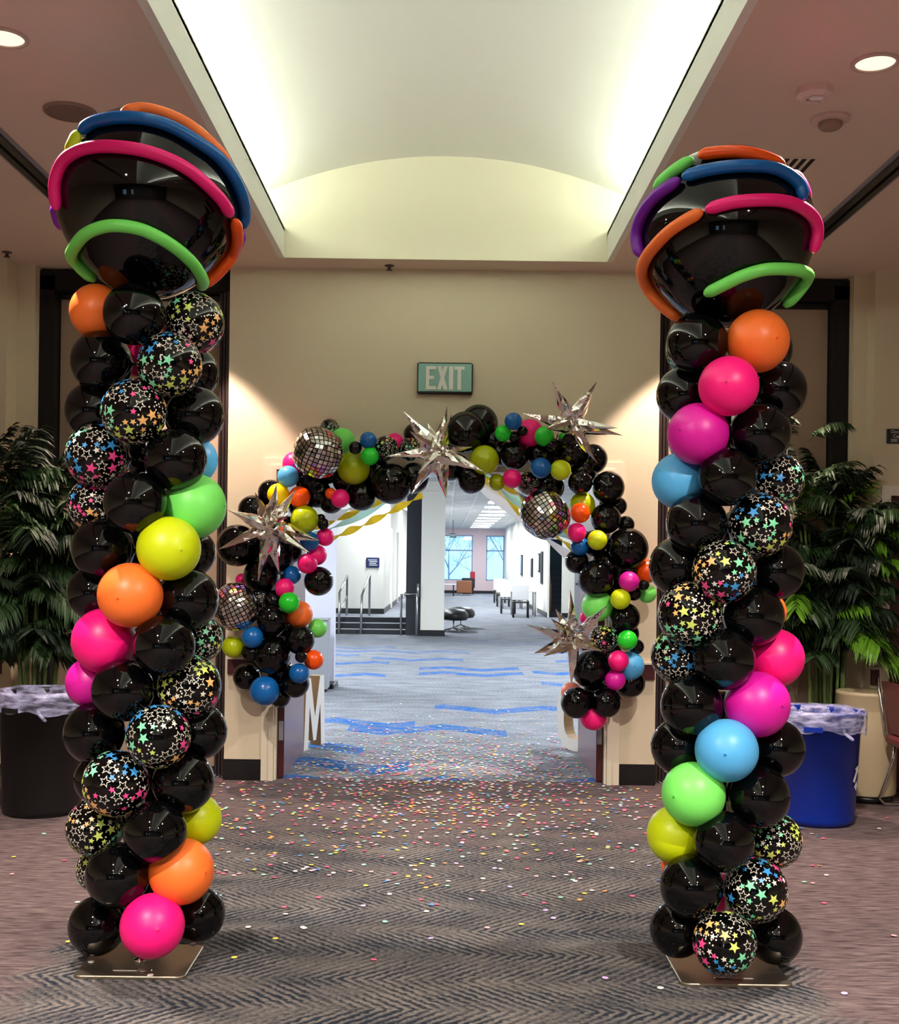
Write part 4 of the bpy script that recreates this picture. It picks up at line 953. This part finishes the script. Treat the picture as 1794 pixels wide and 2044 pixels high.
# ------------------------------------------------------------------ hall furniture
x = P(640, 14.9)
o = thing('display_panel', (x, 14.9, 0), 'tall white display panel on black foot left in the hall', 'display panel')
q = MB(); q.bbox(P(560, 14.9), P(671, 14.9), 14.88, 14.95, .06, 2.08, .01); q.build('panel', mat('panel_white', (222, 222, 236), .5), o)
q = MB(); q.bbox(P(657, 14.8), P(672, 14.8), 14.6, 15.2, 0, .06, .01); q.bbox(P(570, 14.8), P(585, 14.8), 14.6, 15.2, 0, .06, .01); q.build('foot', M_BASE, o)
o = thing('grey_cabinet', (P(635, 14.3), 14.4, 0), 'grey metal cabinet in front of the tall white display panel', 'cabinet')
q = MB(); q.bbox(P(600, 14.3), P(657, 14.3), 14.25, 14.55, .03, .87, .008); q.build('body', M_GREYM, o)
q = MB(); q.bbox(P(600, 14.3)-.01, P(658, 14.3), 14.23, 14.57, .87, .89, .004); q.build('top', M_STEEL, o)
q = MB(); q.bbox(P(602, 14.3), P(655, 14.3), 14.27, 14.53, 0, .03, .004); q.build('plinth', M_BASE, o)
# handrails
def rail(name, pts, label, extra=()):
    q = MB(); q.tube(pts, .026, 8)
    for e_ in extra: q.tube(e_, .022, 8)
    tag(q.build(name, M_STEEL, loc=pts[0]), label, 'handrail')
z1 = 1.25
xa = P(679, SY); rail('handrail', [(xa, SY-.1, 0), (xa, SY-.1, .9), (xa+.08, SY+.9, z1), (xa+.08, SY+.9, LZ)], 'steel handrail at the left end of the steps', [[(xa, SY-.1, .45), (xa+.08, SY+.9, .8)]])
xa = P(722, SY); rail('handrail', [(xa, SY-.1, 0), (xa+.02, SY-.1, .85), (xa+.12, SY+.9, 1.32), (xa+.12, SY+.9, LZ)], 'slanted steel handrail in the middle of the steps')
xa, xb = P(802, SY), P(833, 25.1); rail('handrail', [(xa, SY-.1, 0), (xa, SY-.1, .88), (xb, 25.1, .9), (xb, 25.1, 0)], 'steel handrail in front of the charcoal pier', [[(xb+.02, 25.05, .85), (xb+.02, 25.05, 1.12)]])
# black lounge seats
for k, (px, yy, lb) in enumerate(((907, 27.0, 'black lounge seat nearest the white pillar'), (921, 28.2, 'black lounge seat just behind the first one'))):
    x = P(px, yy); o = thing('lounge_seat', (x, yy, 0), lb, 'seat', None)
    q = MB(); pr = [(.0, .26), (.30, .27), (.34, .33), (.33, .42), (.25, .50), (0, .53)]
    q.lathe(pr, (0, 0, 0), 28); q.v = [Vector((x+v_.x*1.0, yy+v_.y*1.6, v_.z+.05*(v_.x < 0)*abs(v_.x))) for v_ in q.v]; q.build('seat', mat('black_leather', (20, 20, 22), .4), o)
    q = MB()
    for a in range(4): an = a*PI/2+.5; q.tube([(x, yy, .27), (x, yy, .1), (x+.26*math.cos(an), yy+.26*math.sin(an), .02)], .018, 6)
    q.build('leg_base', M_CHROME, o)
# brown cabinet / sofa by window
x = P(927, 56); o = thing('brown_sofa', (x, 56, 0), 'brown boxy sofa seen from behind at far window', 'sofa')
MB().bbox(x-.36, x+.36, 55.8, 56.5, .12, .70, .02).build('body', mat('brown_leather', (140, 84, 52), .5), o)
q = MB()
for sx in (-.32, .32): q.tube([(x+sx, 55.85, 0), (x+sx, 55.85, .12)], .02, 6); q.tube([(x+sx, 56.4, 0), (x+sx, 56.4, .12)], .02, 6)
q.build('leg', M_CHROME, o)
x = P(999, 56); o = thing('brown_sofa', (x, 56, 0), 'brown seat at the far right corner by the window', 'sofa')
MB().bbox(x-.2, x+.2, 55.8, 56.4, 0, .74, .02).build('body', MATS['brown_leather'], o)
# low coffee table with plant, person seated far
x = P(897, 55); o = thing('coffee_table', (x, 55, 0), 'small white table left of the brown sofa at far window', 'table')
MB().bbox(x-.4, x+.3, 54.7, 55.2, .52, .56, .01).build('table_top', M_WHITE, o)
q = MB()
for sx in (-.3, .2): q.tube([(x+sx, 55, 0), (x+sx, 55, .52)], .03, 6)
q.build('leg', M_BASE, o)
x = P(934, 58.5); o = thing('armchair', (x, 58.5, 0), 'red and black armchair behind the brown sofa', 'chair')
MB().bbox(x-.3, x+.35, 58.3, 58.8, .3, .8, .04).build('seat', M_BASE, o); MB().bbox(x+.12, x+.36, 58.6, 58.9, .5, 1.12, .04).build('backrest', mat('red_fabric', (170, 40, 52), .8), o)
q = MB(); q.box(x-.25, x+.3, 58.4, 58.7, 0, .3); q.build('base', M_BASE, o)
# tables and chairs along right wall
TBL = [(1045, 35.5, 'nearest white table along the right hall wall'), (1022, 41, 'second white table along the right hall wall'), (1008, 48, 'third white table along the right hall wall')]
for px, yy, lb in TBL:
    x = P(px, yy); o = thing('side_table', (x, yy, 0), lb, 'table')
    MB().bbox(x-.38, x+.38, yy-.5, yy+.5, .72, .76, .01).build('table_top', M_WHITE, o)
    for sx in (-.33, .33):
        for sy in (-.42, .42): MB().tube([(x+sx, yy+sy, 0), (x+sx, yy+sy, .72)], .025, 8).build('leg', M_GREYM, o)
for px, yy, lb in ((1040, 34.2, 'white backed chair with black seat at nearest hall table'), (1015, 36.8, 'white backed chair beside the nearest hall table'), (1005, 42.5, 'white chair at the second hall table'), (998, 46.5, 'white chair at the third hall table')):
    x = P(px, yy); o = thing('cafe_chair', (x, yy, 0), lb, 'chair')
    MB().bbox(x-.24, x+.24, yy-.22, yy+.22, .43, .47, .01).build('seat', M_BASE, o)
    MB().bbox(x-.24, x+.24, yy+.2, yy+.24, .5, .95, .01).build('backrest', M_WHITE, o)
    for sx in (-.21, .21):
        for sy in (-.19, .21): MB().tube([(x+sx, yy+sy, 0), (x+sx, yy+sy, .5)], .022, 6).build('leg', M_BASE, o)
# pictures on right hall wall
for k, (yy, z0_, z1_, w_, c_, lb) in enumerate(((36.3, .95, 1.95, .6, (30, 32, 50), 'dark narrow picture nearest the stair opening'), (40.5, 1.1, 1.75, .6, (34, 44, 90), 'dark blue picture above the tables'), (46, 1.1, 1.9, .8, (120, 150, 190), 'pale blue picture farther along the wall'), (37.4, 1.3, 1.9, .5, (190, 200, 215), 'pale picture beside the dark narrow one'))):
    o = thing('wall_picture', (RX-.03, yy, z0_), lb+' on right hall wall', 'picture')
    xx = RX-.13 if yy > 38.4 and yy < 38.5 else RX
    MB().box(xx-.05, xx-.001, yy-w_/2, yy+w_/2, z0_, z1_).build('frame', M_BASE, o)
    MB().box(xx-.055, xx-.05, yy-w_/2+.05, yy+w_/2-.05, z0_+.05, z1_-.05).build('print', mat('print_c%d' % k, c_, .5), o)
# far exit sign
e2 = at(904, 1069, 48); o = thing('hanging_exit_sign', (e2.x, 48, e2.z-.1), 'small dark green exit sign hanging from the far hall ceiling', 'exit sign')
MB().bbox(e2.x-.14, e2.x+.14, 47.97, 48.03, e2.z-.09, e2.z+.09, .01).build('sign_box', mat('far_exit', (50, 90, 84), .5), o)
MB().tube([(e2.x, 48, e2.z+.08), (e2.x, 48, HC)], .01, 6).build('hanger', M_BASE, o)
text_mb('EXIT', .13, M_WHITE, 'lettering', o, (e2.x, 47.965, e2.z), ext=.001)

# ------------------------------------------------------------------ confetti
CONF = [('white', (236, 232, 226), 5), ('pink', (246, 90, 130), 5), ('pale pink', (246, 176, 180), 4), ('orange', (246, 160, 90), 3), ('yellow', (240, 220, 90), 4), ('mint', (160, 225, 205), 4), ('blue', (80, 140, 200), 2), ('lilac', (205, 175, 225), 2)]
CMAT = {n_: mat('confetti_'+n_.replace(' ', '_'), c_, .7) for n_, c_, _ in CONF}
rnd = random.Random(21); bag = sum([[n_]*k for n_, _, k in CONF], [])
pcs = []
def ok(x, y):
    if y > 8.45 and not (DL+.1 < x < DR-.1) and y < 9.9: return False
    if y > 9.9 and abs(x) > 1.6: return False
    if y < 8.45 and (x < -3.0 or x > 2.95) : return False
    if math.hypot(x-bl.x, y-7.4) < .27 or math.hypot(x-kb.x, y-7.38) < .27: return False
    if math.hypot(x-2.9, y-8.12) < .25: return False
    return True
while len(pcs) < 2700:       # thick around the doorway
    x = rnd.gauss(0, .95); y = 8.75+rnd.gauss(0, 1.0)*(1.05 if rnd.random() < .6 else 1.7)
    if y > 13.5 or y < 5.4 or not ok(x, y): continue
    pcs.append((x, y))
n_ = 0
while n_ < 170:
    x = rnd.uniform(-2.3, 2.3); y = rnd.uniform(3.9, 7.6)
    if rnd.random() > (.18+.8*((y-3.9)/3.7)**1.5): continue
    if ok(x, y): pcs.append((x, y)); n_ += 1
pcs.sort(key=lambda p: p[1])
def disc_mesh(mb, x, y, z, r, ra, mi):
    k = 12; tilt = (ra.uniform(-.12, .12), ra.uniform(-.12, .12)); vs = [(x, y, z+.0006)]
    for i in range(k):
        a = 2*PI*i/k; dx, dy = r*math.cos(a), r*math.sin(a); vs.append((x+dx, y+dy, z+dx*tilt[0]+dy*tilt[1]+.0006))
    vs += [(p[0], p[1], p[2]-.0009) for p in vs[1:]]
    mb.add(vs, [(0, 1+i, 1+(i+1) % k) for i in range(k)]+[(1+i, k+1+i, k+1+(i+1) % k, 1+(i+1) % k) for i in range(k)], mi)
# unit discs shared between the countable pieces
UD = {}
for n1 in CMAT:
    q = MB(); disc_mesh(q, 0, 0, 0, .0125, rnd, 0); UD[n1] = q.mesh('confetti_'+n1, CMAT[n1])
def zone(x, y):
    if abs(x-(-1.2)) < .25 and abs(y-4.65) < .22: return .0155
    return .005
for (x, y) in pcs[:300]:
    n1 = rnd.choice(bag); o = bpy.data.objects.new('confetti_piece', UD[n1]); COL.objects.link(o)
    o.location = (x, y, zone(x, y)); o.rotation_euler = (0, 0, rnd.uniform(0, 6.28))
    side = 'in front of the doorway' 
    tag(o, f'round {n1} paper confetti piece lying on the near carpet {side}', 'confetti', 'loose confetti on the near carpet')
q = MB(); names = list(CMAT)
for (x, y) in pcs[300:]: disc_mesh(q, x, y, .006, .0125, rnd, names.index(rnd.choice(bag)))
tag(q.build('confetti_scatter', [CMAT[k] for k in names], loc=(0, 8.5, 0)), 'dense scatter of coloured paper confetti in and around the doorway', 'confetti', kind='stuff')
for (px, py, Yp) in ((236, 1950, 0), (300, 1946, 0), (362, 1948, 0), (285, 1937, 0)):   # pieces lying on the left base plate
    k = EYE-.0155; Y = F*k/((py-CY)-(px-CX)*ROLL); p = at(px, py, Y)
    if len(pcs) and abs(Y-4.65) < .18:
        n1 = rnd.choice(('mint', 'pink', 'white')); o = bpy.data.objects.new('confetti_piece', UD[n1]); COL.objects.link(o); o.location = (p.x, p.y, .0152)
        tag(o, f'{n1} confetti piece resting on the left metal base plate', 'confetti', 'confetti on the left base plate')
